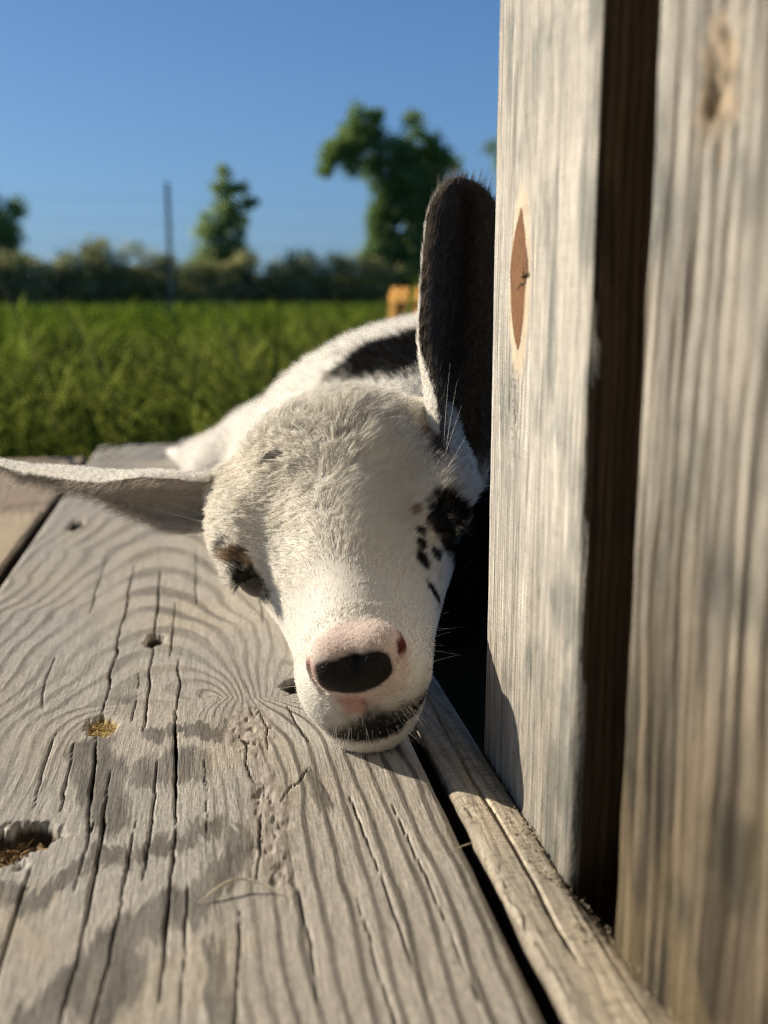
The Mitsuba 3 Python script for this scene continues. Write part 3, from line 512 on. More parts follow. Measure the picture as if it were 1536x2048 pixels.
# head
add(ell((0, .092, -.0225), (.043, .046, .0285)), True, .012)
add(ell((0, .080, -.020), (.038, .042, .0220)), True, .014)
add(ell((0, .114, -.012), (.036, .032, .020)), True, .014)
add(cone((0, .0065, -.0135), (0, .078, -.021), .0125, .0200), True, .012)
for s in both(cone((.0060, .0120, -.0250), (.0145, .062, -.0310), .0155, .0200)): add(s, True, .010)
add(cone((0, .012, -.033), (0, .070, -.045), .0125, .0140), True, .010)
for x in (-.0115, .0070): add(ell((x, .0090, -.0260), (.0118, .0145, .0110)), True, .008)
for s in both(ell((.0120, .082, -.043), (.0120, .030, .014))): add(s, True, .014)
for s in both(ell((.0395, .086, -.0115), (.0130, .0220, .0115))): add(s, True, .014)
for s in both(ell((.0420, .0660, -.0115), (.0062, .0140, .0062))): add(s, True, .006)
add(cone((-.034, .110, -.018), (-.043, .108, -.016), .0140, .0110), True, .012)
add(cone((.034, .113, -.016), (.040, .114, -.012), .0120, .0090), True, .014)
for s in both(ell((.016, .103, .0035), (.011, .012, .0060))): add(s, True, .016)
add(ell((-.0030, .0050, -.0400), (.0160, .0145, .0122)), True, .009)          # chin
add(cone((0, .020, -.041), (0, .062, -.050), .0110, .0100), True, .008)
for s in both(ell((.0265, .0585, .0085), (.0095, .0200, .0115))): add(s, True, .012, True)
# nose pad, its wings and hollows
add(ell((-.0005, .0022, -.0078), (.0130, .0052, .0072)), True, .008)
for s in both(ell((.0085, .0035, -.0060), (.0056, .0060, .0058))): add(s, True, .008)
for s in both(ell((.0460, .0610, -.0190), (.0100, .0140, .0065))): add(s, True, .006, True)
for s in both(cone((.0125, -.0030, -.0135), (.0156, -.0005, -.0080), .0008, .0019)) + both(cone((.0156, -.0005, -.0080), (.0150, .0015, -.0020), .0019, .0011)): add(s, True, .0014, True)
for s in both(cone((.0020, -.0075, -.0275), (.0170, .0040, -.0320), .0006, .0007)): add(s, True, .0022, True)
for s in both(cone((.0170, .0040, -.0320), (.0235, .0260, -.0370), .0008, .0008)): add(s, True, .0025, True)
add(cone((-.001, -.0050, -.0155), (-.001, -.0080, -.0275), .0005, .0006), True, .0018, True)
add(ell((-.0005, -.0050, -.0020), (.0030, .0040, .0030)), True, .0025, True)
def smooth_min(a, b, k): h = np.clip(.5 + .5 * (b - a) / k, 0, 1); return b + (a - b) * h - k * h * (1 - h)
def sdf_update(d, P, s, head, k, cut):
    e = prim_dist(s, (to_head(P) if head else P).astype(np.float32))
    return -smooth_min(-d, e, k) if cut else smooth_min(d, e, k)
def sdf(P):
    d = np.full(len(P), 1.)
    for s, head, k, cut in SHAPES_: d = sdf_update(d, P, s, head, k, cut)
    return d
def axis(a, f0, f1, b, fine, coarse): return np.concatenate([np.arange(a, f0, coarse), np.arange(f0, f1, fine), np.arange(f1, b, coarse)])
GX, GY, GZ = axis(-.07, -.022, .128, .30, .00115, .005), axis(.296, .298, .452, 1.03, .00115, .005), axis(-.024, -.008, .146, .18, .00115, .005)
vol = np.full((len(GX), len(GY), len(GZ)), 1., np.float32)
for s, head, k, cut in SHAPES_:
    c, R = prim_bound(s); c = to_world(c) if head else c; R = R + 2 * k + .006
    sl = tuple(slice(max(0, np.searchsorted(g, c[i] - R) - 1), np.searchsorted(g, c[i] + R) + 1) for i, g in enumerate((GX, GY, GZ)))
    P = np.stack(np.meshgrid(GX[sl[0]], GY[sl[1]], GZ[sl[2]], indexing='ij'), -1).astype(np.float32)
    vol[sl] = sdf_update(vol[sl], P, s, head, k, cut)
def surface_nets(vol, axes):
    inside = vol < 0; nx, ny, nz = vol.shape
    cells = np.zeros((nx - 1, ny - 1, nz - 1), np.uint8)
    for a, b, c in np.ndindex(2, 2, 2): cells += inside[a:nx - 1 + a, b:ny - 1 + b, c:nz - 1 + c]
    idx = np.argwhere((cells > 0) & (cells < 8)); num = np.full(cells.shape, -1, np.int64); num[tuple(idx.T)] = np.arange(len(idx))
    pos = np.zeros((len(idx), 3)); cnt = np.zeros(len(idx)); corners = list(np.ndindex(2, 2, 2))
    co = lambda o: np.stack([axes[k][idx[:, k] + o[k]] for k in range(3)], 1)
    for o in corners:
        for k in range(3):
            if o[k]: continue
            p = list(o); p[k] = 1; va, vb = vol[tuple((idx + o).T)], vol[tuple((idx + p).T)]; x = (va < 0) != (vb < 0)
            t = np.where(x, va / np.where(x, va - vb, 1), 0)[:, None]; pos += np.where(x[:, None], co(o) * (1 - t) + co(p) * t, 0); cnt += x
    v = pos / cnt[:, None]; faces = []
    for k in range(3):
        a, b = (k + 1) % 3, (k + 2) % 3; lo = [slice(None)] * 3; hi = [slice(None)] * 3; lo[k], hi[k] = slice(0, -1), slice(1, None)
        e = np.argwhere(inside[tuple(lo)] != inside[tuple(hi)]); e = e[(e[:, a] > 0) & (e[:, b] > 0) & (e[:, a] < vol.shape[a] - 1) & (e[:, b] < vol.shape[b] - 1)]
        def cell(da, db): q = e.copy(); q[:, a] -= da; q[:, b] -= db; return num[tuple(q.T)]
        q = np.stack([cell(1, 1), cell(0, 1), cell(0, 0), cell(1, 0)], 1); flip = ~inside[tuple(e.T)]; q[flip] = q[flip][:, ::-1]; faces.append(q)
    q = np.vstack(faces); return v, np.vstack([q[:, [0, 1, 2]], q[:, [0, 2, 3]]])
sv, sf = surface_nets(vol, (GX, GY, GZ)); del vol
def sdf_grad(P, h=4e-4): return N(np.stack([sdf(P + np.eye(3)[k] * h) - sdf(P - np.eye(3)[k] * h) for k in range(3)], 1))
gN = sdf_grad(sv); sv = sv - gN * np.clip(sdf(sv), -.002, .002)[:, None]
sv[:, 2] = np.maximum(sv[:, 2], .0009 + 0 * sv[:, 2])

# ears: thin cupped shells
def unit_perp(v, t): return N(v - (v * t).sum(-1, keepdims=True) * t)
def ear_shell(path, facing, half, curl, thick, nt=90, ns=44):
    """path: centre points, facing: direction the cup opens to, half: half width along the arc, curl: half angle of the arc (degrees); each given at knots."""
    from scipy.interpolate import PchipInterpolator
    kn = np.linspace(0, 1, len(path)); t = 1 - (1 - np.linspace(0, 1, nt)) ** 1.5
    at_ = lambda y: PchipInterpolator(kn, np.asarray(y, float))(t)
    c, fdir, hw, cu = at_(path), N(at_(facing)), at_(half), np.radians(at_(curl))
    hw = np.maximum(hw, .0004); tg = N(np.gradient(c, axis=0)); fdir = unit_perp(fdir, tg); w = np.cross(tg, fdir)
    s = np.linspace(-1, 1, ns); th = thick * np.sqrt(np.clip(1 - np.abs(s) ** 6, 0, 1)) * .5; R = (hw / np.maximum(cu, .02))[:, None]; ph = s[None] * cu[:, None]
    d_out = -(np.cos(ph)[..., None] * fdir[:, None]) + np.sin(ph)[..., None] * w[:, None]
    mid = c[:, None] + (R * np.sin(ph))[..., None] * w[:, None] + (R * (1 - np.cos(ph)))[..., None] * fdir[:, None]
    thk = th[None] * np.minimum(1, hw / .004)[:, None]
    inner, outer = mid - d_out * thk[..., None], mid + d_out * thk[..., None]
    ring = np.concatenate([inner, outer[:, ::-1]], 1); P = ring.shape[1]
    i, j = np.meshgrid(np.arange(nt - 1), np.arange(P), indexing='ij'); j1 = (j + 1) % P
    q = np.stack([i * P + j, i * P + j1, (i + 1) * P + j1, (i + 1) * P + j], -1).reshape(-1, 4); v = ring.reshape(-1, 3); n = len(v); k = np.arange(P)
    f = np.vstack([q[:, [0, 1, 2]], q[:, [0, 2, 3]], np.stack([(k + 1) % P, k, k * 0 + n], 1), np.stack([k + n - P, (k + 1) % P + n - P, k * 0 + n + 1], 1)])
    m = trimesh.Trimesh(np.vstack([v, ring[0].mean(0), ring[-1].mean(0)]), f, process=False); flip = m.volume < 0
    if flip: m.invert()
    along = np.concatenate([np.repeat(t, P), [0, 1]]); across = np.concatenate([np.tile(np.concatenate([s, s[::-1]]), nt), [0, 0]])
    inside = np.concatenate([np.tile(np.concatenate([np.ones(ns), np.zeros(ns)]), nt), [0, 0]]); grow = np.vstack([np.repeat(tg, P, 0), tg[:1], tg[-1:]])
    return m, along, across, inside, grow
toward = -FORWARD
EAR_UP = ear_shell([(.0900, .3930, .0780), (.0930, .4030, .1000), (.0980, .4145, .1260), (.1036, .4255, .1560), (.1070, .4325, .1810), (.1082, .4336, .1935), (.1088, .4346, .1998)],
                   [(.50, -.85, .2), (.48, -.88, .15), (.24, -.97, .1), (.10, -1, .05), (.06, -1, 0), (.05, -1, 0), (.05, -1, 0)],
                   [.0200, .0245, .0222, .0200, .0180, .0120, .0010], [100, 90, 60, 50, 46, 44, 40], .0020)
EAR_SIDE = ear_shell([(.0080, .4200, .0760), (-.0110, .4320, .0750), (-.0340, .4480, .0765), (-.0560, .4620, .0780), (-.0737, .4742, .0778), (-.0856, .4827, .0780), (-.0911, .4857, .0784)],
                     [(-.1, -.95, -.45), (-.1, -.90, -.50), (-.15, -.62, -.80), (-.2, -.42, -.9), (-.2, -.38, -.92), (-.2, -.5, -.85), (-.2, -.5, -.85)],
                     [.0170, .0215, .0200, .0150, .0118, .0098, .0012], [88, 78, 70, 62, 52, 46, 40], .0019)

# colours, by place on the kid
WHITE, BLACK, PINK, TAN = np.array([.915, .885, .832]), np.array([.014, .013, .012]), np.array([.66, .38, .34]), np.array([.30, .175, .085])
SPOTS = [  # head frame place, half size, stretch, turn, colour (k black, t tan, g grey), strength
    (-.0213, .0932, .0104, .0045, .55, 0, 'g', .9), (.0138, .1060, .0130, .0055, .40, .9, 'g', .65), (.0091, .0956, .0124, .0070, .40, .5, 'g', .40), (-.0310, .1200, .0060, .0040, .8, 0, 'g', .9),
    (.0420, .0866, .0005, .0034, 2.3, 0, 'k', .85), (.0405, .0960, .0010, .0040, 1.2, 0, 't', .7), (.0283, .0637, -.0039, .0030, 1., 0, 't', .7),
    (.0400, .0590, -.0110, .0085, 1.2, 0, 'k', 1.), (.0390, .0650, -.0230, .0090, 1.1, 0, 'k', 1.), (.0283, .0560, -.0100, .0020, 1.3, .3, 'k', 1.), (.0272, .0515, -.0118, .0019, 1.5, .3, 'k', 1.), (.0270, .0460, -.0140, .0024, 1.7, .4, 'k', 1.),
    (.0319, .0505, -.0178, .0021, 1., 0, 'k', 1.), (.0285, .0372, -.0235, .0036, .6, -.6, 'k', 1.), (.0300, .0320, -.0270, .0030, .4, -.7, 'k', .7),
    (-.0405, .0620, -.0060, .0075, .50, -.6, 't', .85), (-.0460, .0690, -.0075, .0036, 1., 0, 'k', .85), (-.0380, .0540, -.0125, .0058, 1., 0, 'k', 1.), (-.0400, .0630, -.0225, .0085, 1., 0, 'k', 1.),
    (-.0350, .0500, -.0145, .0050, 1., 0, 'k', .9), (-.0330, .0450, -.0150, .0040, .7, .4, 'g', .6)]
def coat(P, part_id, inside=None, across=None, along=None, jitter=0., seed=0):
    """Fur colour at points; part_id 0 body, 1 the upright ear, 2 the ear out to the side."""
    P = np.asarray(P); q = to_head(P); g = rng(900 + seed); c = np.tile(WHITE, (len(P), 1))
    n = meshkit.noise(P * 330, 4) - .5; n2 = meshkit.noise(P * 900, 6) - .5; j = g.normal(size=len(P)) * jitter
    def paint(mask, col): nonlocal c; m = np.clip(mask, 0, 1)[:, None]; c = c * (1 - m) + np.asarray(col) * m
    head = (part_id == 0) & (P[:, 1] < .47)
    paint(.35 * sstep(.05, .11, q[:, 1]) * head * meshkit.noise(P * 60, 3), (.87, .81, .71))
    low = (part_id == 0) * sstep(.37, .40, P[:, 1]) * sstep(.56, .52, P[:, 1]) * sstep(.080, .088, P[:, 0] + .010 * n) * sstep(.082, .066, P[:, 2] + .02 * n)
    paint(low, BLACK)  # deep shade under the neck, put into the fur colour as black
    # dark patch on the back, behind the head
    bd = np.sqrt(((P[:, 0] - .120) / .050) ** 2 + ((P[:, 1] - .600) / .075) ** 2 + ((P[:, 2] - .112) / .026) ** 2) + .35 * (meshkit.noise(P * 60, 9) - .5)
    paint((part_id == 0) * (P[:, 1] > .47) * (1 - sstep(.85, 1.05, bd + .3 * j)), BLACK)
    for (sx, sy, sz, r, stretch, ang, col, amt) in SPOTS:
        dx, dy, dz = q[:, 0] - sx, q[:, 1] - sy, q[:, 2] - sz; ca, sa = math.cos(ang), math.sin(ang)
        u, v = dx * ca + dy * sa, -dx * sa + dy * ca
        dist = np.sqrt((u / r) ** 2 + (v / (r * stretch)) ** 2 + (dz / (2.2 * r)) ** 2) + .4 * n + .3 * n2 + .4 * j
        paint(head * amt * (1 - sstep(.7, 1.1, dist)), {'k': BLACK, 't': TAN, 'g': (.13, .12, .115)}[col])
    # pink skin round the nose, black pad, dark lips
    front = head * (q[:, 1] < .05)
    pk = np.sqrt(((q[:, 0] - .0015) / .0185) ** 2 + ((q[:, 2] + .0075) / .0135) ** 2 + (np.maximum(q[:, 1] - .004, 0) / .011) ** 2)
    paint(front * (.12 if jitter else .50) * (1 - sstep(.78, 1.12, pk + .3 * n + .2 * j)), PINK)
    ax = np.abs(q[:, 0] - .002)
    lip = front * (lipgrad := sstep(-.0140, -.0280, q[:, 2] + .40 * ax + .005 * n + .022 * j)) * sstep(-.0375, -.0350, q[:, 2] - .10 * ax + .003 * n + .0012 * j)
    lip = lip * sstep(-.0225, -.0130, q[:, 0] + .006 * n + .005 * j) * sstep(.0215, .0185, q[:, 0] + .004 * n + .003 * j) * sstep(.016, .008, q[:, 1] + .006 * n)
    paint(lip * (g.uniform(size=len(P)) > (.06 + .30 * (1 - lipgrad)) * (jitter > 0)), (.016, .015, .015))
    for x, y, z, r, col, am in ((.0158, .0005, -.0065, .0042, (.12, .025, .022), 1.), (-.0145, .0015, -.0050, .0040, (.60, .30, .26), .6), (-.0040, -.0045, -.0185, .0058, (.60, .28, .25), .8)):
        paint(front * am * (.6 if jitter else 1.) * (1 - sstep(.5, 1.1, np.linalg.norm((q - [x, y, z]) / [r, 2 * r, r], axis=1) + .3 * n)), col)
    paint(front * (1 - sstep(.85, 1.0, pad_shape(q) + .10 * n + .10 * j)), BLACK * (1 + (jitter > 0) * 5 * g.uniform(size=(len(P), 1)) ** 3))
    if inside is not None:
        e1, e2 = part_id == 1, part_id == 2
        rim = sstep(.80, .99, np.abs(across)) * sstep(.0, .3, along)
        paint(e1 * inside * sstep(-.02, .10, along), (.22, .20, .18))
        paint(e1 * inside * .75 * np.exp(-((across - .12) / .30) ** 2) * sstep(.15, .35, along) * sstep(.92, .75, along), (.05, .042, .036)); paint(e1 * inside * rim * .5, (.20, .15, .10)); paint(e1 * (1 - inside) * sstep(.55, .95, along) * .8, (.10, .08, .06))
        paint(e2 * inside * .6, (.42, .37, .34)); paint(e2 * inside * sstep(.55, .85, across * 1.0) * sstep(.35, .5, along) * .7, (.07, .06, .055))
    return np.clip(c * np.clip(1 + 1.1 * j, .45, 1.1)[:, None], .006, .93)
def pad_shape(q):
    """Below 1 inside the black nose pad."""
    zc = -.0070 + .0012 * np.clip(np.abs(q[:, 0]) / .01, 0, 1)
    return (np.abs((q[:, 0] + .0006) / .0132) ** 3.6 + np.abs((q[:, 2] - zc) / .0068) ** 3.2) ** (1 / 3.4) + 2 * sstep(.0055, .009, q[:, 1])

ears = [(EAR_UP, 1), (EAR_SIDE, 2)]
nb = len(sv); body_v = [sv]; body_f = [sf]; pid = [np.zeros(nb, int)]; ins = [np.zeros(nb)]; acr = [np.zeros(nb)]; alo = [np.zeros(nb)]; grow = [np.zeros((nb, 3))]
off = nb
for (m, al, ac, inn, gr), k in ears:
    body_v.append(np.array(m.vertices)); body_f.append(np.array(m.faces) + off); off += len(m.vertices)
    pid.append(np.full(len(al), k)); ins.append(inn); acr.append(ac); alo.append(al); grow.append(gr)
body_v, body_f = np.vstack(body_v), np.vstack(body_f); pid, ins, acr, alo, grow = np.concatenate(pid), np.concatenate(ins), np.concatenate(acr), np.concatenate(alo), np.vstack(grow)
goat_mesh = trimesh.Trimesh(body_v, body_f, process=False)
goat = thing('goat_kid', 'white goat kid with black markings resting its chin on the deck', 'goat')
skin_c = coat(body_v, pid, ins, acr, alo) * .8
scene['mat_skin'] = {'type': 'principled', 'base_color': {'type': 'mesh_attribute', 'name': 'vertex_color'}, 'roughness': .6, 'specular': .12}
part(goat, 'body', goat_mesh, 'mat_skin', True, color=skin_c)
# eyes: dark balls under half closed lids
scene['mat_eye'] = {'type': 'principled', 'base_color': {'type': 'rgb', 'value': (.018, .012, .009)}, 'roughness': .12, 'specular': .6, 'clearcoat': .6, 'clearcoat_gloss': .95}
for sx, lab in ((-1.0, 'dark half closed eye on the deck side'), (.96, 'dark eye in shade on the wall side')):
    e = trimesh.creation.icosphere(4, .0100); e.apply_translation(to_world((sx * .0345, .0655, -.0200)))
    part(goat, 'eye', e, 'mat_eye', True, label=lab)

# the nose: a leathery pad a little proud of the muzzle
th, rr = np.meshgrid(np.linspace(0, 2 * np.pi, 97)[:-1], np.linspace(0, 1, 22) ** .8, indexing='ij')
ce, se = np.cos(th), np.sin(th); sup = (np.abs(ce) ** 3.1 + np.abs(se) ** 3.0) ** (-1 / 3.05)
lx, lz = -.0006 + .0130 * rr * ce * sup, .0066 * rr * se * sup
lz = lz - .0070 + .0012 * np.clip(np.abs(lx) / .01, 0, 1) - .0016 * np.exp(-(lx / .0035) ** 2) * np.clip(lz / .006, -.5, 1)
Q = np.stack([lx, 0 * lx - .012, lz], -1).reshape(-1, 3)
for _ in range(40): Q[:, 1] += np.clip(sdf(to_world(Q)), -.002, .002) * .8
Q[:, 1] = np.minimum(Q[:, 1], .0045); W = to_world(Q); nn = sdf_grad(W, 8e-4); rr_ = rr.reshape(-1, 1)
W = W + nn * (.0013 * (1 - rr_ ** 5) - .0005)
i, j = np.meshgrid(np.arange(96), np.arange(21), indexing='ij'); k = i * 22 + j; k1 = ((i + 1) % 96) * 22 + j
nose = trimesh.Trimesh(W, np.vstack([np.stack([k, k + 1, k1 + 1], -1).reshape(-1, 3), np.stack([k, k1 + 1, k1], -1).reshape(-1, 3)]), process=False)
if (nose.vertex_normals * nn).sum(1).mean() < 0: nose.invert()
scene['mat_nose'] = {'type': 'twosided', 'bsdf': bump({'type': 'principled', 'base_color': mikit.proc(lambda p, n, uv: mix((.006, .0056, .0052), (.022, .020, .019), noise(p.x * 2600, p.y * 2600, p.z * 2600))), 'roughness': .5, 'specular': .16},
    lambda p, n, uv: noise(p.x * 1900, p.y * 1900, p.z * 1900) + .5 * noise(p.x * 900, p.y * 900, p.z * 900), .00035)}
part(goat, 'nose', nose, 'mat_nose', True, label='black leathery nose with a dip in its upper edge')

# ---------------------------------------------------------------- fur: tapered three-sided hairs rooted on the body mesh
def hairs(P, n, d, length, radius, lift, colour, seed, wild=.12, clump=.35, bend=.5, rings=3):
    """Meshes of hairs: roots P, normals n, growth directions d; returns (mesh, vertex colours)."""
    from scipy.spatial import cKDTree
    g = rng(seed); m = len(P); length, radius, lift = (np.broadcast_to(x, (m,)) for x in (length, radius, lift))
    d = unit_perp(d + wild * g.normal(size=(m, 3)), n); li = (lift * (1 + .35 * g.normal(size=m)))[:, None]
    ln = (length * g.uniform(.65, 1.25, m))[:, None]
    a1, a2, a3 = N(d * np.cos(li * 1.5) + n * np.sin(li * 1.5)), N(d * np.cos(li) + n * np.sin(li)), N(d * np.cos(li * bend) + n * np.sin(li * bend))
    p0 = P - .0004 * n; p1 = p0 + a1 * ln * .34; p2 = p1 + a2 * ln * .34; p3 = p2 + a3 * ln * .36
    seeds = g.choice(m, max(8, m // 28), replace=False); _, near = cKDTree(P[seeds]).query(P); s = seeds[near]
    off = (p3[s] - p0[s]) - (p3 - p0) + (P[s] - P) * .8; off -= n * (off * n).sum(1, keepdims=True) * .7
    c = (np.broadcast_to(clump, (m,)) * g.uniform(.3, 1.2, m))[:, None]; p2 = p2 + off * c * .45; p3 = p3 + off * c
    sd = N(np.cross(a2, n + .3 * g.normal(size=(m, 3)))); up = N(np.cross(sd, a2)); r = radius[:, None]
    ring = []
    for p, k in ((p0, 1.), (p1, .95), (p2, .70)) if rings == 3 else ((p0, 1.), (p1 * .5 + p2 * .5, .85)):
        for t in (0, 2.094, 4.189): ring.append(p + (sd * math.cos(t) + up * math.sin(t)) * r * k)
    v = np.stack(ring + [p3], 1); f = []
    for a in (0, 3)[:rings - 1]:
        for j in range(3): k = (j + 1) % 3; f += [(a + j, a + 3 + k, a + k), (a + j, a + 3 + j, a + 3 + k)]
    t = 3 * rings; f += [(t - 2, t - 3, t), (t - 1, t - 2, t), (t - 3, t - 1, t)]
    F = (np.array(f)[None] + (np.arange(m) * (t + 1))[:, None, None]).reshape(-1, 3)
    return trimesh.Trimesh(v.reshape(-1, 3), F, process=False), np.repeat(colour, t + 1, 0)
tri = body_v[body_f]; fn = np.cross(tri[:, 1] - tri[:, 0], tri[:, 2] - tri[:, 0]); area = np.linalg.norm(fn, axis=1) / 2
vn = np.zeros_like(body_v)
for k in range(3): np.add.at(vn, body_f[:, k], fn)
vn = N(vn); cen = tri.mean(1); fpid = pid[body_f[:, 0]]; qc = to_head(cen)
def sample(weight, count, seed):
    g = rng(seed); w = area * weight; i = g.choice(len(w), count, p=w / w.sum()); b = g.dirichlet((1, 1, 1), count); f = body_f[i]
    mixv = lambda a: (a[f] * b[..., None]).sum(1)
    return mixv(body_v), N(mixv(vn)), (pid[f[:, 0]], (ins[f] * b).sum(1) > .5, (acr[f] * b).sum(1), (alo[f] * b).sum(1), mixv(grow))
def flow_head(P, n):
    """Growth direction of the face hair: back and outwards from the nose, swirling on the forehead, forwards from the poll's tuft."""
    q = to_head(P); m = len(P); d = np.zeros((m, 3))
    s = np.sign(q[:, 0]); x = np.abs(q[:, 0])
    d[:, 1] = 1; d[:, 0] = s * np.clip(x / .012, 0, 1) * (.35 + .9 * sstep(.03, .065, q[:, 1])); d[:, 2] = -.25 * np.clip(x / .02, 0, 1)
    # forehead: a whorl a little left of the middle
    w = np.exp(-((q[:, 0] + .002) / .030) ** 2 - ((q[:, 1] - .088) / .026) ** 2)[:, None]; rx, ry = q[:, 0] + .002, q[:, 1] - .082
    swirl = np.stack([rx * 1.0 - ry * .9, ry * 1.0 + rx * .9, 0 * rx], 1) / .02
    d = d * (1 - .7 * w) + swirl * w * .7
    low = sstep(-.018, -.032, q[:, 2])[:, None] * sstep(.05, .02, q[:, 1])[:, None]; down = np.stack([.4 * s, .45 + 0 * x, -1 + 0 * x], 1)
    d = d * (1 - low) + down * low
    nz = lambda k: meshkit.fbm(P * 95 + k, 2, k) - .5
    d = d + .9 * np.stack([nz(1), nz(2), nz(3)], 1) * sstep(.03, .08, q[:, 1])[:, None]
    return unit_perp(N(d) @ HM.T, n)
scene['mat_fur'] = {'type': 'principledthin', 'base_color': {'type': 'mesh_attribute', 'name': 'vertex_color'}, 'roughness': .7, 'diff_trans': .6, 'eta': 1.15}
inhead = (fpid == 0) & (cen[:, 1] < .46)
seen = ((vn[body_f[:, 0]] * N(EYE - cen)).sum(1) > -.45)          # the sides a person in front or a step aside can see
# face and skull
nost = np.minimum(np.linalg.norm((qc - [.0158, .0005, -.0065]) / [.0026, .006, .0042], axis=1), np.linalg.norm((qc - [-.0158, .0005, -.0065]) / [.0026, .006, .0042], axis=1)) > 1
P, n, info = sample(inhead * seen * nost * (1 + .8 * (qc[:, 1] < .05)) * (1 + 1.2 * (pad_shape(qc) < 1)), 100000, 1)
q = to_head(P); pad = pad_shape(q) < .97
L = .0027 + .0038 * sstep(.020, .075, q[:, 1]) + .0030 * sstep(.085, .125, q[:, 1]) * sstep(-.02, 0, q[:, 2]); L *= 1 - .32 * sstep(.016, .006, q[:, 1])
lift = .15 + .03 * sstep(.06, .11, q[:, 1]) + .16 * (meshkit.fbm(P * 70, 2, 5) - .4)
lift = np.where(q[:, 1] < .02, .30, lift); L = np.where(pad, .0009, L); lift = np.where(pad, .8, lift)
fl = flow_head(P, n); fm, fc = hairs(P, n, fl, L, .000095 + .00003 * sstep(.03, .09, q[:, 1]), lift, coat(P + fl * (L * .5)[:, None] * (q[:, 1] > .03)[:, None], info[0], jitter=.12, seed=1), 11, wild=.12, clump=.30 + .35 * sstep(.05, .09, q[:, 1]))
part(goat, 'face_fur', fm, 'mat_fur', True, color=fc, kind='stuff')
# tuft of longer hair at the poll
P, n, info = sample(inhead * (qc[:, 1] > .098) * (qc[:, 2] > -.012) * (np.abs(qc[:, 0]) < .033), 5200, 2)
q = to_head(P); d = unit_perp(np.stack([.5 + 30 * q[:, 0] + 2 * (meshkit.fbm(P * 80, 2, 4) - .5), .9 + 2 * (meshkit.fbm(P * 80 + 9, 2, 6) - .5), .3 + 0 * q[:, 0]], 1) @ HM.T, n)
fm, fc = hairs(P, n, d, .0105, .000130, .20, coat(P, info[0], jitter=.24, seed=2), 12, wild=.25, clump=.7, bend=.2)
part(goat, 'poll_tuft', fm, 'mat_fur', True, color=fc, kind='stuff', label='longer fluffy tuft between the ears')
# ears
P, n, info = sample((fpid > 0) * 1., 36000, 3)
up = (info[0] == 1); edge = np.abs(info[2]); gr = info[4]
side = N(np.cross(n, gr)) * (np.sign(info[2]) * np.where(info[1], -1, 1))[:, None]
L = np.where(info[1], .0050, .0034) * (1 + .8 * (edge > .75) * info[1]); lift = np.where(info[1], .55, .22)
fm, fc = hairs(P, n, unit_perp(gr + .25 * side, n), L, .000095, lift, coat(P, info[0], info[1] * 1., info[2], info[3], .18, 3), 13, rings=2)
part(goat, 'ear_fur', fm, 'mat_fur', True, color=fc, kind='stuff')
# neck and back, out of focus
P, n, info = sample(((fpid == 0) & (cen[:, 1] > .44) & (cen[:, 2] > .02) & (cen[:, 0] < .2) & (vn[body_f[:, 0]] @ np.array([0, -.7, .5]) > -.35)) * (1 + 2. * (cen[:, 1] < .62)), 26000, 4)
fm, fc = hairs(P, n, unit_perp(np.array([-.25, 1, -.2]) + 0 * P, n), .0095, .00019, .35, coat(P, info[0], jitter=.14, seed=4), 14, wild=.2, rings=2)
scene['mat_back_fur'] = {'type': 'twosided', 'bsdf': {'type': 'diffuse', 'reflectance': {'type': 'mesh_attribute', 'name': 'vertex_color'}}}
part(goat, 'body_fur', fm, 'mat_back_fur', True, color=fc, kind='stuff')

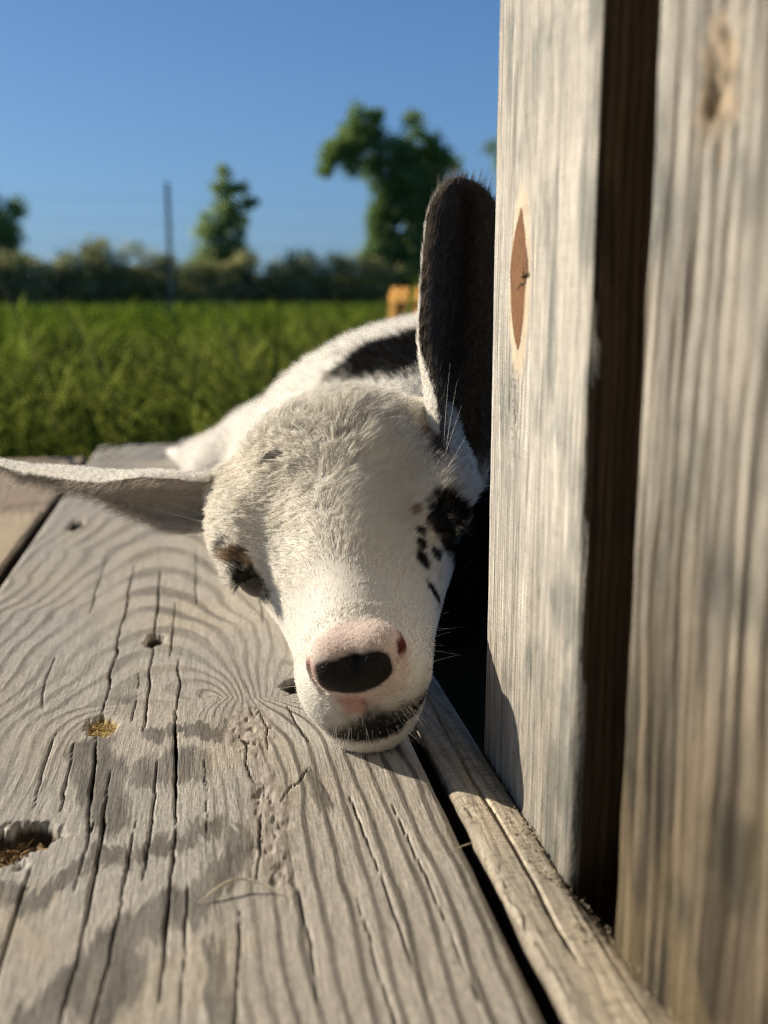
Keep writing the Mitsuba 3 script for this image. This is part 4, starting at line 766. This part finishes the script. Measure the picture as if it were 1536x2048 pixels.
# whiskers, lashes and long brow hairs
g = rng(77); wk = []
scene['mat_whisker'] = {'type': 'principled', 'base_color': {'type': 'rgb', 'value': (.88, .84, .76)}, 'roughness': .4, 'specular': .4}
scene['mat_lash'] = {'type': 'principled', 'base_color': {'type': 'rgb', 'value': (.05, .04, .032)}, 'roughness': .5}
def near_surface(local):
    """The body's surface point nearest to a place in the head frame, and its normal."""
    k = np.argmin(((body_v[:nb] - to_world(local)) ** 2).sum(1)); return body_v[k], vn[k]
def bristle(local, d, length, r, sag=.3):
    p, n = near_surface(local); d = N(np.asarray(d, float) @ HM.T); s = np.linspace(0, 1, 8)[:, None]
    return tube(p - n * .0004 + d * length * s + (n * .35 - np.array([0, 0, sag])) * length * s ** 2 * .5, r * (1 - .8 * s[:, 0] ** 2), 4)
chin = []
for _ in range(85):
    x = g.uniform(-.018, .018); z = g.uniform(-.044, -.024); chin.append(bristle((x, -.012 + 12 * x * x, z), (2.2 * x / .02 * .4 + .25 * g.normal(), -.55 + .2 * g.normal(), -.8), g.uniform(.003, .0075), .00006))
part(goat, 'chin_whiskers', join(chin), 'mat_whisker', True, kind='stuff', label='fine pale whiskers on the lips and chin')
brow = [((.043, .082, .001), (.5, .9, .9), .027), ((.043, .080, .001), (.7, .8, .8), .020), ((.040, .072, -.001), (.9, .7, .55), .018), ((.036, .070, .000), (1, .55, .35), .015), ((.036, .069, .000), (1, .35, .3), .012), ((.044, .086, .002), (.4, .9, 1), .030),
        ((-.045, .076, -.002), (-1, .35, .5), .030), ((-.046, .074, -.004), (-1, .1, .2), .026), ((-.046, .078, -.002), (-1, .6, .6), .020), ((-.041, .052, -.020), (-.6, -.6, -.6), .022), ((-.040, .050, -.020), (-.9, -.3, -.5), .017)]
for loc_, d, ln in brow: part(goat, 'brow_whisker', bristle(loc_, d, ln, .000065, .15), 'mat_whisker', True)
lash = []
for sx in (-1, 1):
    for _ in range(60):
        t = g.uniform(-1, 1); lash.append(bristle((sx * (.0445 - .004 * t * t), .0640 + .0120 * t, -.0165 + .003 * t), (sx * (.9 + .2 * g.normal()), -.35 + .35 * t + .15 * g.normal(), -.55 + .2 * g.normal()), g.uniform(.003, .0062), .00008, .1))
part(goat, 'eyelashes', join(lash), 'mat_lash', True, kind='stuff')
wl = []
for _ in range(11):
    s_ = g.choice((-1, 1)); wl.append(bristle((s_ * .020, g.uniform(.004, .03), g.uniform(-.034, -.014)), (s_ * 1., .3 + .3 * g.normal(), -.3 + .3 * g.normal()), g.uniform(.006, .015), .00004))
part(goat, 'muzzle_whiskers', join(wl), 'mat_whisker', True, kind='stuff')
